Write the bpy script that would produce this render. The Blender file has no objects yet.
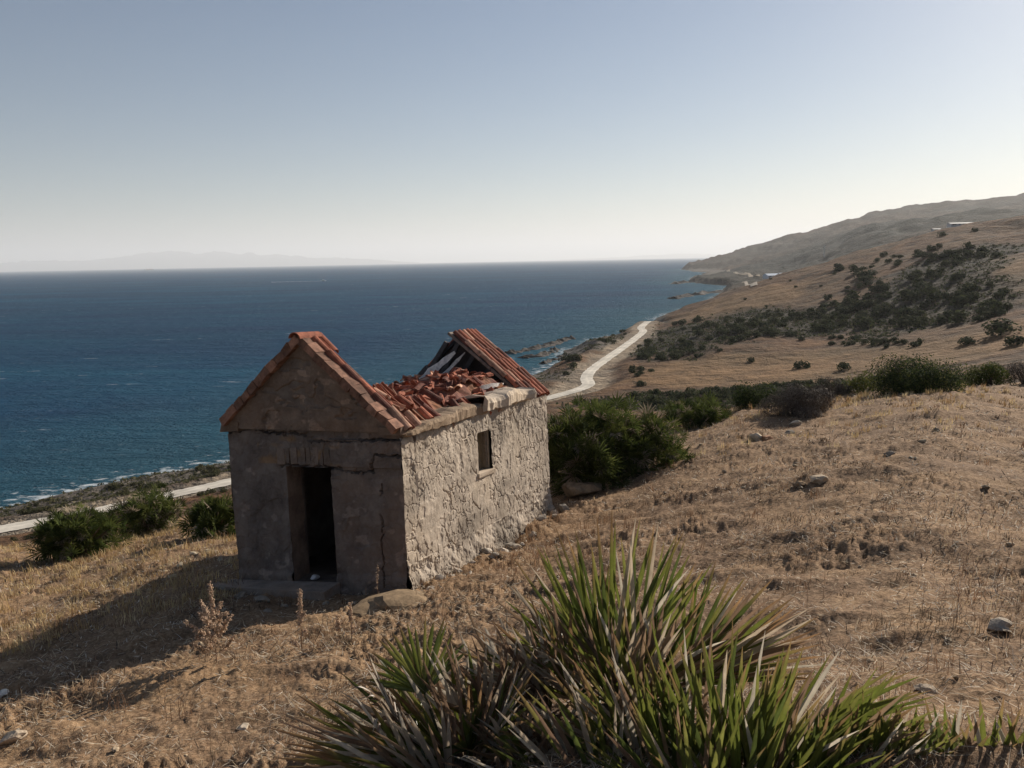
import bpy, bmesh, math, random
import numpy as np
from mathutils import Vector, Matrix
rng = np.random.default_rng(11)
random.seed(11)
scene = bpy.context.scene
C = scene.collection

# ------------------------------------------------------------------ camera, sky, sun, exposure
F = 820.0                      # focal length in pixels of the 1024 px wide frame
SEA = -35.0                    # the eye is the origin; the sea lies 35 m below it
PITCH, ROLL = math.radians(8.56), math.radians(1.121)
cam_d = bpy.data.cameras.new('camera'); cam = bpy.data.objects.new('camera', cam_d); C.objects.link(cam)
cam_d.sensor_width = 36.0; cam_d.lens = F * 36.0 / 1024.0
cam_d.clip_start = 0.05; cam_d.clip_end = 300000.0
_r0 = Vector((1, 0, 0)); _f0 = Vector((0, math.cos(PITCH), -math.sin(PITCH))); _u0 = Vector((0, math.sin(PITCH), math.cos(PITCH)))
_right = _r0 * math.cos(ROLL) - _u0 * math.sin(ROLL); _up = _r0 * math.sin(ROLL) + _u0 * math.cos(ROLL)
cam.matrix_world = Matrix((( _right.x, _up.x, -_f0.x, 0), (_right.y, _up.y, -_f0.y, 0), (_right.z, _up.z, -_f0.z, 0), (0, 0, 0, 1)))
scene.camera = cam

SUN_EL, SUN_AZ = math.radians(25.0), math.radians(43.0)     # azimuth clockwise from the view direction (+Y)
w = bpy.data.worlds.new('World'); scene.world = w; w.use_nodes = True
nt = w.node_tree; nt.nodes.clear()
sky = nt.nodes.new('ShaderNodeTexSky'); sky.sky_type = 'NISHITA'; sky.sun_disc = False
sky.sun_elevation = SUN_EL; sky.sun_rotation = SUN_AZ
sky.altitude = 30; sky.air_density = 1.0; sky.dust_density = 0.55; sky.ozone_density = 3.2
bg = nt.nodes.new('ShaderNodeBackground'); bg.inputs['Strength'].default_value = 0.049
wo = nt.nodes.new('ShaderNodeOutputWorld')
nt.links.new(sky.outputs[0], bg.inputs[0]); nt.links.new(bg.outputs[0], wo.inputs[0])
sl = bpy.data.lights.new('sun', 'SUN'); sl.energy = 5.0; sl.angle = math.radians(0.53); sl.color = (1.0, 0.905, 0.78)
sun = bpy.data.objects.new('sun', sl); C.objects.link(sun)
_sd = Vector((math.sin(SUN_AZ) * math.cos(SUN_EL), math.cos(SUN_AZ) * math.cos(SUN_EL), math.sin(SUN_EL)))
sun.rotation_euler = _sd.to_track_quat('Z', 'Y').to_euler(); sun.location = (30, 20, 40)
vs = scene.view_settings
vs.view_transform = 'Standard'; vs.look = 'None'; vs.gamma = 1; vs.use_curve_mapping = False; vs.exposure = 0.48
cy = scene.cycles
cy.max_bounces = 6; cy.diffuse_bounces = 2; cy.glossy_bounces = 2; cy.transmission_bounces = 3; cy.transparent_max_bounces = 4; cy.volume_bounces = 2

# ------------------------------------------------------------------ helpers
def ray(px, py):
    """unit-forward world ray direction (y component scaled to 1) through a photo pixel"""
    px = np.asarray(px, float); py = np.asarray(py, float)
    x, y = px - 512, py - 384
    cr, sr = math.cos(ROLL), math.sin(ROLL)
    u = x * cr - y * sr; v = x * sr + y * cr
    u, v = u / F, v / F
    cp, sp = math.cos(PITCH), math.sin(PITCH)
    d = np.stack([u, cp - v * sp, -sp - v * cp], -1)
    return d / d[..., 1:2]
def at_z(px, py, z):
    d = ray(px, py); return d * (z / d[..., 2:3])
def at_y(px, py, y): return ray(px, py) * y

def _hash(ix, iy, seed):
    h = (ix.astype(np.int64) * 374761393 + iy.astype(np.int64) * 668265263 + seed * 1274126177) & 0xFFFFFFFF
    h = ((h ^ (h >> 13)) * 1274126177) & 0xFFFFFFFF
    h = (h ^ (h >> 16)) & 0xFFFFFF
    return h / float(0xFFFFFF)
def vnoise(x, y, seed=0):
    x = np.asarray(x, float); y = np.asarray(y, float)
    ix, iy = np.floor(x), np.floor(y); fx, fy = x - ix, y - iy
    fx = fx * fx * fx * (fx * (fx * 6 - 15) + 10); fy = fy * fy * fy * (fy * (fy * 6 - 15) + 10)
    a, b = _hash(ix, iy, seed), _hash(ix + 1, iy, seed); c, d = _hash(ix, iy + 1, seed), _hash(ix + 1, iy + 1, seed)
    return (a + (b - a) * fx) * (1 - fy) + (c + (d - c) * fx) * fy - 0.5
def fbm(x, y, seed=0, oct=4, gain=0.5):
    s = 0; a = 1.0
    for k in range(oct):
        s = s + a * vnoise(x * 2 ** k + 17.3 * k, y * 2 ** k - 9.1 * k, seed + k); a *= gain
    return s
def voro(x, y, seed=0):
    """F1, F2 and cell id of jittered cells"""
    x = np.asarray(x, float); y = np.asarray(y, float)
    ix, iy = np.floor(x), np.floor(y)
    f1 = np.full(x.shape, 9.0); f2 = np.full(x.shape, 9.0); cid = np.zeros(x.shape)
    for dx in (-1, 0, 1):
        for dy in (-1, 0, 1):
            cx, cyy = ix + dx, iy + dy
            qx = cx + 0.1 + 0.8 * _hash(cx, cyy, seed); qy = cyy + 0.1 + 0.8 * _hash(cx, cyy, seed + 5)
            d = np.hypot(x - qx, y - qy); h = _hash(cx, cyy, seed + 9)
            n = d < f1
            f2 = np.where(n, f1, np.minimum(f2, d)); cid = np.where(n, h, cid); f1 = np.where(n, d, f1)
    return f1, f2, cid
def sstep(a, b, x):
    t = np.clip((x - a) / (b - a), 0, 1); return t * t * (3 - 2 * t)
def seg_dist(x, y, P):
    """distance to polyline P and the parameter along it"""
    best = np.full(np.shape(x), 1e9); tt = np.zeros(np.shape(x))
    for i in range(len(P) - 1):
        a, b = P[i], P[i + 1]; ab = b - a; L = ab @ ab + 1e-12
        t = np.clip(((x - a[0]) * ab[0] + (y - a[1]) * ab[1]) / L, 0, 1)
        d = np.hypot(x - a[0] - t * ab[0], y - a[1] - t * ab[1])
        m = d < best; best = np.where(m, d, best); tt = np.where(m, i + t, tt)
    return best, tt

def mesh(name, V, faces, mats, smooth=False, col=None, mi=None, attrs=None):
    V = np.asarray(V, float).reshape(-1, 3)
    me = bpy.data.meshes.new(name)
    if isinstance(faces, np.ndarray):
        k = faces.shape[1]; nf = len(faces)
        loops = faces.ravel(); st = np.arange(nf) * k; tot = np.full(nf, k)
    else:
        tot = np.array([len(f) for f in faces]); loops = np.concatenate([np.asarray(f) for f in faces]); st = np.concatenate([[0], np.cumsum(tot)[:-1]]); nf = len(faces)
    me.vertices.add(len(V)); me.vertices.foreach_set('co', V.ravel())
    me.loops.add(len(loops)); me.loops.foreach_set('vertex_index', loops.astype(np.int32))
    me.polygons.add(nf); me.polygons.foreach_set('loop_start', st.astype(np.int32)); me.polygons.foreach_set('loop_total', tot.astype(np.int32))
    for m in (mats if isinstance(mats, (list, tuple)) else [mats]): me.materials.append(m)
    if mi is not None: me.polygons.foreach_set('material_index', np.asarray(mi, np.int32))
    me.polygons.foreach_set('use_smooth', np.full(nf, smooth))
    if col is not None:
        a = me.attributes.new('tint', 'FLOAT_COLOR', 'POINT')
        cc = np.ones((len(V), 4)); cc[:, :3] = col; a.data.foreach_set('color', cc.ravel().astype(np.float32))
    for k, v in (attrs or {}).items():
        a = me.attributes.new(k, 'FLOAT', 'POINT'); a.data.foreach_set('value', np.asarray(v, np.float32))
    me.update(calc_edges=True); me.validate()
    return me
def link(name, me, parent=None, loc=(0, 0, 0), rz=0.0, scale=1.0):
    o = bpy.data.objects.new(name, me); C.objects.link(o)
    o.location = loc; o.rotation_euler = (0, 0, rz); o.scale = (scale,) * 3 if np.isscalar(scale) else scale
    if parent: o.parent = parent
    return o
def thing(name, label, cat, loc=(0, 0, 0), rz=0.0, group=None):
    o = bpy.data.objects.new(name, None); C.objects.link(o); o.location = loc; o.rotation_euler = (0, 0, rz)
    o.empty_display_size = 0.1
    return tag(o, label, cat, group)
def tag(o, label, cat, group=None):
    o['label'] = label; o['category'] = cat
    if group: o['group'] = group
    return o
def kind(o, k): o['kind'] = k; return o

class Buf:
    """collects quads/tris with tint"""
    def __init__(s): s.V = []; s.F = []; s.c = []; s.m = []; s.n = 0
    def add(s, V, Fs, col=(1, 1, 1), mi=0):
        V = np.asarray(V, float); s.V.append(V)
        for f in Fs: s.F.append([i + s.n for i in f]); s.m.append(mi)
        c = np.broadcast_to(np.asarray(col, float), (len(V), 3)); s.c.append(c); s.n += len(V)
    def mesh(s, name, mats, smooth=False):
        return mesh(name, np.concatenate(s.V), s.F, mats, smooth, np.concatenate(s.c), s.m)
    def box(s, lo, hi, T=None, col=(1, 1, 1), jit=0.0, mi=0):
        a = np.array([[x, y, z] for x in (lo[0], hi[0]) for y in (lo[1], hi[1]) for z in (lo[2], hi[2])], float)
        if jit: a = a + rng.normal(0, jit, a.shape)
        if T is not None: a = T(a)
        s.add(a, [(0, 1, 3, 2), (4, 6, 7, 5), (0, 4, 5, 1), (2, 3, 7, 6), (0, 2, 6, 4), (1, 5, 7, 3)], col, mi)

# ------------------------------------------------------------------ materials
def nmat(name):
    m = bpy.data.materials.new(name); m.use_nodes = True; t = m.node_tree; t.nodes.clear()
    out = t.nodes.new('ShaderNodeOutputMaterial'); b = t.nodes.new('ShaderNodeBsdfPrincipled')
    t.links.new(b.outputs[0], out.inputs[0]); b.inputs['Specular IOR Level'].default_value = 0.25
    return m, t, b, out
class G:
    """small node-graph helper"""
    def __init__(s, t): s.t = t; s.geo = t.nodes.new('ShaderNodeNewGeometry')
    def n(s, typ, **kw):
        x = s.t.nodes.new(typ)
        for k, v in kw.items(): setattr(x, k, v)
        return x
    def L(s, a, b): s.t.links.new(a, b)
    def pos(s, scale=(1, 1, 1), obj=False):
        mp = s.n('ShaderNodeMapping'); mp.inputs['Scale'].default_value = scale
        src = s.n('ShaderNodeTexCoord').outputs['Object'] if obj else s.geo.outputs['Position']
        s.L(src, mp.inputs[0]); return mp.outputs[0]
    def noise(s, vec, scale, detail=4, rough=0.55, dist=0.0):
        x = s.n('ShaderNodeTexNoise'); x.inputs['Scale'].default_value = scale; x.inputs['Detail'].default_value = detail
        x.inputs['Roughness'].default_value = rough; x.inputs['Distortion'].default_value = dist; s.L(vec, x.inputs['Vector']); return x.outputs[0]
    def ramp(s, fac, stops):
        r = s.n('ShaderNodeValToRGB'); e = r.color_ramp.elements
        while len(e) < len(stops): e.new(0.5)
        for i, (p, c) in enumerate(stops):
            e[i].position = p; e[i].color = (*c, 1) if len(c) == 3 else c
        s.L(fac, r.inputs[0]); return r.outputs[0]
    def mix(s, fac, a, b, mode='MIX'):
        m = s.n('ShaderNodeMix', data_type='RGBA', blend_type=mode)
        for sock, v in ((m.inputs[0], fac), (m.inputs[6], a), (m.inputs[7], b)):
            if isinstance(v, (int, float)): sock.default_value = v
            elif isinstance(v, tuple): sock.default_value = (*v, 1)
            else: s.L(v, sock)
        return m.outputs[2]
    def math(s, op, a, b=0.0, clamp=False):
        m = s.n('ShaderNodeMath', operation=op); m.use_clamp = clamp
        for sock, v in ((m.inputs[0], a), (m.inputs[1], b)):
            if isinstance(v, (int, float)): sock.default_value = v
            else: s.L(v, sock)
        return m.outputs[0]
    def rng(s, v, a, b, c=0.0, d=1.0):
        m = s.n('ShaderNodeMapRange'); s.L(v, m.inputs[0])
        for i, q in enumerate((a, b, c, d)): m.inputs[i + 1].default_value = q
        return m.outputs[0]
    def attr(s, name, out='Fac'):
        a = s.n('ShaderNodeAttribute'); a.attribute_name = name; return a.outputs[out]
    def bump(s, h, strength, dist, normal=None):
        b = s.n('ShaderNodeBump'); b.inputs['Strength'].default_value = strength; b.inputs['Distance'].default_value = dist
        s.L(h, b.inputs['Height'])
        if normal is not None: s.L(normal, b.inputs['Normal'])
        return b.outputs[0]

def mat_ground():
    m, t, b, out = nmat('dry_ground'); g = G(t); p = g.pos()
    n1 = g.noise(p, 22, 6, 0.65); n2 = g.noise(p, 4.2, 6, 0.68); n3 = g.noise(p, 0.25, 4, 0.55); n4 = g.noise(p, 0.02, 4, 0.6)
    fine = g.ramp(n1, [(0.34, (0.035, 0.026, 0.021)), (0.44, (0.13, 0.09, 0.064)), (0.55, (0.29, 0.215, 0.155)), (0.68, (0.50, 0.41, 0.315))])
    mid = g.ramp(n2, [(0.36, (0.075, 0.052, 0.038)), (0.48, (0.215, 0.15, 0.10)), (0.64, (0.36, 0.275, 0.19))])
    big = g.ramp(n3, [(0.35, (0.16, 0.112, 0.075)), (0.65, (0.33, 0.235, 0.145))])
    near = g.mix(0.55, mid, fine); near = g.mix(0.30, near, big); pn = g.noise(p, 0.85, 5, 0.62); near = g.mix(g.rng(pn, 0.50, 0.66, 0, 0.62), near, g.mix(0.5, fine, (0.40, 0.285, 0.165))); near = g.mix(g.rng(pn, 0.47, 0.33, 0, 0.6), near, g.mix(0.35, (0.115, 0.08, 0.056), fine))
    hb = g.noise(p, 0.11, 6, 0.68)
    hill = g.ramp(hb, [(0.34, (0.042, 0.029, 0.021)), (0.48, (0.105, 0.063, 0.038)), (0.64, (0.175, 0.105, 0.056))])
    gold = g.ramp(hb, [(0.3, (0.12, 0.08, 0.044)), (0.5, (0.20, 0.13, 0.068)), (0.7, (0.26, 0.175, 0.095))])
    hill = g.mix(g.attr('golden'), hill, gold); hill = g.mix(1.0, hill, (1.04, 0.92, 0.82), 'MULTIPLY')
    hill = g.mix(g.rng(n4, 0.4, 0.62, 0.0, 0.4), hill, (0.10, 0.078, 0.045))
    near = g.mix(1.0, near, (1.08, 0.97, 0.85), 'MULTIPLY'); col = g.mix(g.attr('distant'), near, hill)
    col = g.mix(g.attr('scrub_haze'), col, g.ramp(g.noise(p, 0.035, 6, 0.7), [(0.42, (0.014, 0.019, 0.016)), (0.57, (0.026, 0.029, 0.022)), (0.75, (0.075, 0.056, 0.038))]))
    sand = g.ramp(g.noise(p, 0.6, 5), [(0.35, (0.26, 0.205, 0.145)), (0.65, (0.42, 0.345, 0.25))])
    col = g.mix(g.attr('sandy'), col, sand)
    rock = g.ramp(g.noise(p, 0.3, 7, 0.7), [(0.35, (0.035, 0.032, 0.03)), (0.5, (0.11, 0.095, 0.08)), (0.66, (0.22, 0.19, 0.15))])
    col = g.mix(g.attr('rocky'), col, rock)
    g.L(col, b.inputs['Base Color']); b.inputs['Roughness'].default_value = 0.95; b.inputs['Specular IOR Level'].default_value = 0.1
    nb = g.bump(n1, 0.9, 0.02); nb = g.bump(n2, 0.6, 0.08, nb)
    nb2 = g.bump(hb, 0.9, 6.0); nm = g.mix(g.attr('distant'), nb, nb2); g.L(nm, b.inputs['Normal'])
    return m
def mat_tint(name, rough=0.8, noise=0.35, nscale=12, transl=0.0, spec=0.25, obj=False, bump=0.0):
    """colour comes from the mesh's own tint attribute, broken up by noise"""
    m, t, b, out = nmat(name); g = G(t)
    c = g.attr('tint', 'Color')
    if noise:
        k = g.rng(g.noise(g.pos(obj=obj), nscale, 5, 0.65), 0.3, 0.7, 1 - noise, 1 + noise)
        c = g.mix(1.0, c, k, 'MULTIPLY')
        if bump: g.L(g.bump(g.noise(g.pos(obj=obj), nscale * 3, 5, 0.65), bump, 0.01), b.inputs['Normal'])
    g.L(c, b.inputs['Base Color']); b.inputs['Roughness'].default_value = rough; b.inputs['Specular IOR Level'].default_value = spec
    if transl:
        tr = g.n('ShaderNodeBsdfTranslucent'); g.L(c, tr.inputs[0]); ms = g.n('ShaderNodeMixShader'); ms.inputs[0].default_value = transl
        g.L(b.outputs[0], ms.inputs[1]); g.L(tr.outputs[0], ms.inputs[2]); g.L(ms.outputs[0], out.inputs[0])
    return m
def mat_plaster(name, base, dark, light, warm):
    m, t, b, out = nmat(name); g = G(t); p = g.pos()
    n1 = g.noise(p, 3.0, 6, 0.65); n2 = g.noise(p, 26, 6, 0.7); n3 = g.noise(p, 1.1, 4, 0.6)
    c = g.ramp(n1, [(0.33, dark), (0.5, base), (0.68, light)])
    c = g.mix(g.rng(n3, 0.48, 0.66, 0, 0.55), c, warm)
    c = g.mix(g.rng(n2, 0.25, 0.75, 0.0, 0.45), c, g.ramp(n2, [(0.35, dark), (0.65, light)]))
    c = g.mix(1.0, c, g.attr('tint', 'Color'), 'MULTIPLY')
    g.L(c, b.inputs['Base Color']); b.inputs['Roughness'].default_value = 0.93; b.inputs['Specular IOR Level'].default_value = 0.25
    nb = g.bump(n2, 0.7, 0.012); nb = g.bump(g.noise(p, 90, 3), 0.4, 0.004, nb); g.L(nb, b.inputs['Normal'])
    return m
def mat_sea():
    m, t, b, out = nmat('sea_water'); g = G(t); t.nodes.remove(b)
    p1 = g.pos((0.9, 1.5, 1)); p2 = g.pos((0.16, 0.30, 1)); p3 = g.pos((0.006, 0.016, 1)); p4 = g.pos((0.0015, 0.006, 1)); p5 = g.pos((0.035, 0.09, 1))
    w1 = g.noise(p1, 1.0, 5, 0.62, 0.4); w2 = g.noise(p2, 1.0, 5, 0.62, 0.5); n5 = g.noise(p5, 1.0, 6, 0.7, .6)
    n3 = g.noise(p3, 1.0, 5, 0.6); n4 = g.noise(p4, 1.0, 4, 0.6)
    c = g.ramp(n3, [(0.35, (0.004, 0.048, 0.116)), (0.65, (0.007, 0.088, 0.162))])
    c = g.mix(g.rng(n4, 0.40, 0.62, 0, 0.6), c, (0.005, 0.046, 0.106))
    sh = g.attr('shore')
    c = g.mix(g.rng(sh, 0, 90, 0.6, 0.0), c, (0.030, 0.120, 0.155))
    nx = g.noise(g.pos((0.05, 0.16, 1)), 1.0, 4, 0.7)
    caps = g.math('MULTIPLY', g.rng(nx, 0.65, 0.71), g.rng(n3, 0.44, 0.56))
    foam_n = g.math('ADD', g.rng(sh, 0, 26, 0.21, -0.25), g.noise(p2, 2.0, 5, 0.7))
    foam = g.rng(foam_n, 0.66, 0.80)
    fo = g.math('MAXIMUM', g.math('MULTIPLY', caps, 0.6), g.math('MULTIPLY', foam, 0.8), True)
    nb = g.bump(n5, 1.0, 6.5); nb = g.bump(w2, 1.0, 3.0, nb); nb = g.bump(w1, 1.0, 0.8, nb)
    d = g.n('ShaderNodeBsdfDiffuse'); g.L(c, d.inputs[0]); g.L(nb, d.inputs['Normal'])
    gl = g.n('ShaderNodeBsdfGlossy'); gl.inputs['Roughness'].default_value = 0.22; g.L(nb, gl.inputs['Normal']); gl.inputs[0].default_value = (.9, .95, 1, 1)
    fr = g.n('ShaderNodeFresnel'); fr.inputs[0].default_value = 1.333; g.L(nb, fr.inputs['Normal'])
    ms = g.n('ShaderNodeMixShader'); g.L(g.math('MULTIPLY', fr.outputs[0], 0.05, True), ms.inputs[0]); g.L(d.outputs[0], ms.inputs[1]); g.L(gl.outputs[0], ms.inputs[2])
    df = g.n('ShaderNodeBsdfDiffuse'); df.inputs[0].default_value = (.62, .66, .68, 1)
    m2 = g.n('ShaderNodeMixShader'); g.L(fo, m2.inputs[0]); g.L(ms.outputs[0], m2.inputs[1]); g.L(df.outputs[0], m2.inputs[2]); g.L(m2.outputs[0], out.inputs[0])
    return m
M = {}
M['ground'] = mat_ground(); M['sea'] = mat_sea()
M['leaf'] = mat_tint('leaf', 0.85, 0.25, 3, 0.30, 0.06); M['frond'] = mat_tint('frond', 0.40, 0.22, 14, 0.42, 0.5)
M['straw'] = mat_tint('straw', 0.8, 0.2, 8, 0.3, 0.15)
M['bark'] = mat_tint('bark', 0.9, 0.35, 10); M['rock'] = mat_tint('rock', 0.92, 0.45, 6, bump=0.8, spec=0.15)
M['tile'] = mat_tint('clay_tile', 0.85, 0.5, 9, bump=0.6, spec=0.2); M['wood'] = mat_tint('old_wood', 0.85, 0.35, 14, bump=0.6)
M['paint'] = mat_tint('paint', 0.5, 0.08, 4); M['roadm'] = mat_tint('dirt_road', 0.95, 0.22, 0.5, spec=0.1)
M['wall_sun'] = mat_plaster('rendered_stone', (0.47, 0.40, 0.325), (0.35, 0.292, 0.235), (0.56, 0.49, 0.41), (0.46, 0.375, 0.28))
M['wall_front'] = mat_plaster('weathered_shaded_render', (0.175, 0.140, 0.118), (0.10, 0.082, 0.071), (0.26, 0.217, 0.188), (0.225, 0.145, 0.098))  # weathered render, darkened further to carry the front wall's shade

# ------------------------------------------------------------------ terrain
# control points per photo column: (distance, photo row); the terrain is the smooth sheet through them
cols = {
 0:   [(7.4,768),(8.6,731),(10.6,685),(13.3,648),(17,601),(21,570),(26,552),(36,550),(52,551),(75,547),(95,541.5),(107,536),(113,530),(126,518),(139,511)],
 230: [(5.8,768),(7.6,705),(10.2,630),(12.9,582),(17,545),(22,524),(30,515),(60,508),(95,499),(112,490),(120,482),(138,471),(155,463)],
 400: [(4.6,768),(7.4,672),(11.3,594),(15,550),(19,524),(26,503),(60,476),(110,452),(150,437),(178,423)],
 550: [(3.8,768),(7,652),(11,574),(16.2,513),(19,487),(24,468),(40,455),(80,433),(120,414),(165,400),(200,386),(230,374)],
 590: [(200,383),(235,362),(270,342),(300,340)],
 625: [(3.8,768),(7,645),(11,560),(16,497),(20,466),(24,448),(40,440),(80,426),(120,412),(155,400),(180,388),(215,370),(276,348),(330,337),(380,333)],
 700: [(3.8,768),(7,640),(11,552),(16,483),(20,449),(24,430),(28,419),(34,419),(45,428),(80,427),(120,414),(150,402),(170,389),(200,373),(240,353),(300,333),(400,313),(480,303.5),(560,303),(1060,274),(1150,275),(2100,270),(2350,263),(2700,259)],
 740: [(26,411),(34,411),(45,422),(80,420),(120,410),(150,399),(175,384),(210,364),(255,342),(320,318),(420,297),(510,287),(600,288),(800,287),(1000,281),(1300,274),(1700,271),(2200,262),(2700,249)],
 780: [(3.8,768),(7,632),(11,540),(16,472),(22,428),(28,406),(34,405),(45,416),(80,415),(120,405),(150,396),(180,378),(220,357),(270,335),(330,312),(420,289),(520,274),(700,284),(1000,279),(1300,272),(1700,262),(2200,252),(2650,243)],
 860: [(3.8,768),(7,625),(11,530),(16,462),(22,420),(29,398),(35,397),(46,410),(80,408),(130,394),(170,375),(210,357),(260,334),(310,312),(370,285),(450,262),(550,247),(700,261),(1000,261),(1300,248),(1700,227),(2100,231),(2700,219)],
 940: [(3.9,768),(7,620),(11,522),(16,455),(22,413),(31,391),(37,390),(46,403),(85,397),(130,383),(170,364),(210,344),(260,317),(310,290),(370,262),(450,242),(540,233),(700,248),(1100,239),(1600,214),(2000,221),(2800,203)],
 1024:[(4,768),(8,604),(13,505),(20,438),(27,402),(34,385),(40,384),(48,397),(85,389),(130,373),(170,350),(210,326),(260,296),(310,269),(370,244),(450,227),(520,217),(700,233),(1100,224),(1600,208),(2000,211),(2900,193)],
 1250:[(4,790),(8,615),(14,500),(22,425),(30,390),(38,376),(48,388),(90,376),(130,358),(170,332),(210,306),(310,244),(450,197),(520,183),(700,200),(1100,196),(1600,180),(2000,185),(2900,168)],
 -260:[(9,800),(12,720),(16,660),(21,610),(28,578),(40,573),(70,568),(100,561),(118,549),(135,535),(150,525)],
}
pts = []
for px, L in cols.items():
    for r, py in L:
        d = ray(px, py); h = math.hypot(d[0], d[1])
        pts.append((math.atan2(d[0], d[1]), math.log(r), d[2] / h))
for az in (-1.5, -1.0, -0.65, -0.3, 0, 0.3, 0.65, 1.0, 1.5):
    for r in (0.5, 1.0, 2.0): pts.append((az, math.log(r), (-1.62 - 0.26 * r * math.cos(az * .6)) / r))
for r, z in ((5, -3.6), (12, -6.2), (30, -13), (60, -23), (100, -34), (160, -45)): pts.append((-1.25, math.log(r), z / r))
for r, z in ((5, -2.4), (12, -3.4), (34, -4.6), (60, -6), (150, 0), (400, 50), (800, 60), (2900, 220)): pts.append((1.25, math.log(r), z / r))
pts = np.array(pts)
SV = 0.32
def tps_phi(d2): return 0.5 * d2 * np.log(d2 + 1e-12)
Q = np.c_[pts[:, 0], pts[:, 1] * SV]; n = len(Q)
K = tps_phi(((Q[:, None] - Q[None]) ** 2).sum(-1)) + np.eye(n) * 2e-5
Pm = np.c_[np.ones(n), Q]
A = np.block([[K, Pm], [Pm.T, np.zeros((3, 3))]])
SOL = np.linalg.solve(A, np.concatenate([pts[:, 2], np.zeros(3)]))
#RES
def tps(az, lr):
    out = np.empty(az.shape); q = np.c_[az.ravel(), lr.ravel() * SV]; o = out.ravel()
    for i in range(0, len(q), 20000):
        s = q[i:i + 20000]
        o[i:i + 20000] = tps_phi(((s[:, None] - Q[None]) ** 2).sum(-1)) @ SOL[:n] + SOL[n] + s @ SOL[n + 1:]
    return o.reshape(az.shape)

coast_px = [(-260,523),(0,510),(60,494),(130,479),(200,468),(230,462),(320,442),(400,417),(480,392),(548,369),(566,356),(590,343),(620,335),(650,324),(660,317),(674,312.5),(694,306.5),(713,299.5),(720,292.5),(731,286),(712,284.6),(690,282.2),(693,277.5),(706,272.6),(694,271.6),(680.5,269.2)]
coast = np.array([at_z(a, b, SEA)[:2] for a, b in coast_px])
coast = np.concatenate([[[-400, -160], [-160, 40]], coast, [[700, 2750], [1300, 3700], [3000, 5000], [9000, 6000]]])
_cp = []
for i in range(len(coast) - 1):            # roughen the shoreline
    L = np.hypot(*(coast[i + 1] - coast[i])); k = max(1, int(min(L / 12, 24)))
    for j in range(k):
        t = j / k; q = coast[i] * (1 - t) + coast[i + 1] * t
        if j: q = q + rng.normal(0, 1, 2) * min(3.0, L / k * 0.16) * (1 + np.hypot(*q) / 1500)
        _cp.append(q)
coast = np.array(_cp + [coast[-1]])
COASTP = np.concatenate([coast, [[9000, -3000], [-400, -3000]]])
def inside(x, y, P):
    c = np.zeros(x.shape, bool); j = len(P) - 1
    for i in range(len(P)):
        xi, yi = P[i]; xj, yj = P[j]
        if yi != yj:
            c ^= ((yi > y) != (yj > y)) & (x < (xj - xi) * (y - yi) / (yj - yi) + xi)
        j = i
    return c
def coast_d(x, y):
    d, _ = seg_dist(x, y, coast); return np.where(inside(x, y, COASTP), d, -d)

road_px = [(-260,566),(-100,549),(0,530),(75,516),(150,500),(230,482),(300,463),(400,437),(490,412),(545,399),(575,391),(588,385),(586.5,378),(591,371),(603,361.5),(621,349),(636,338),(643,331.5),(641,327.5),(648,321.5)]
road = np.array([at_z(a, b, SEA + 4.0) for a, b in road_px])
def catmull(P, k):
    out = []; P = np.asarray(P)
    for i in range(len(P) - 1):
        a, b, c, d = P[max(i - 1, 0)], P[i], P[i + 1], P[min(i + 2, len(P) - 1)]
        for t in np.linspace(0, 1, k, endpoint=False):
            out.append(0.5 * (2 * b + (c - a) * t + (2 * a - 5 * b + 4 * c - d) * t ** 2 + (3 * b - a - 3 * c + d) * t ** 3))
    return np.array(out + [P[-1]])
roadc = catmull(road, 5)

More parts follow.
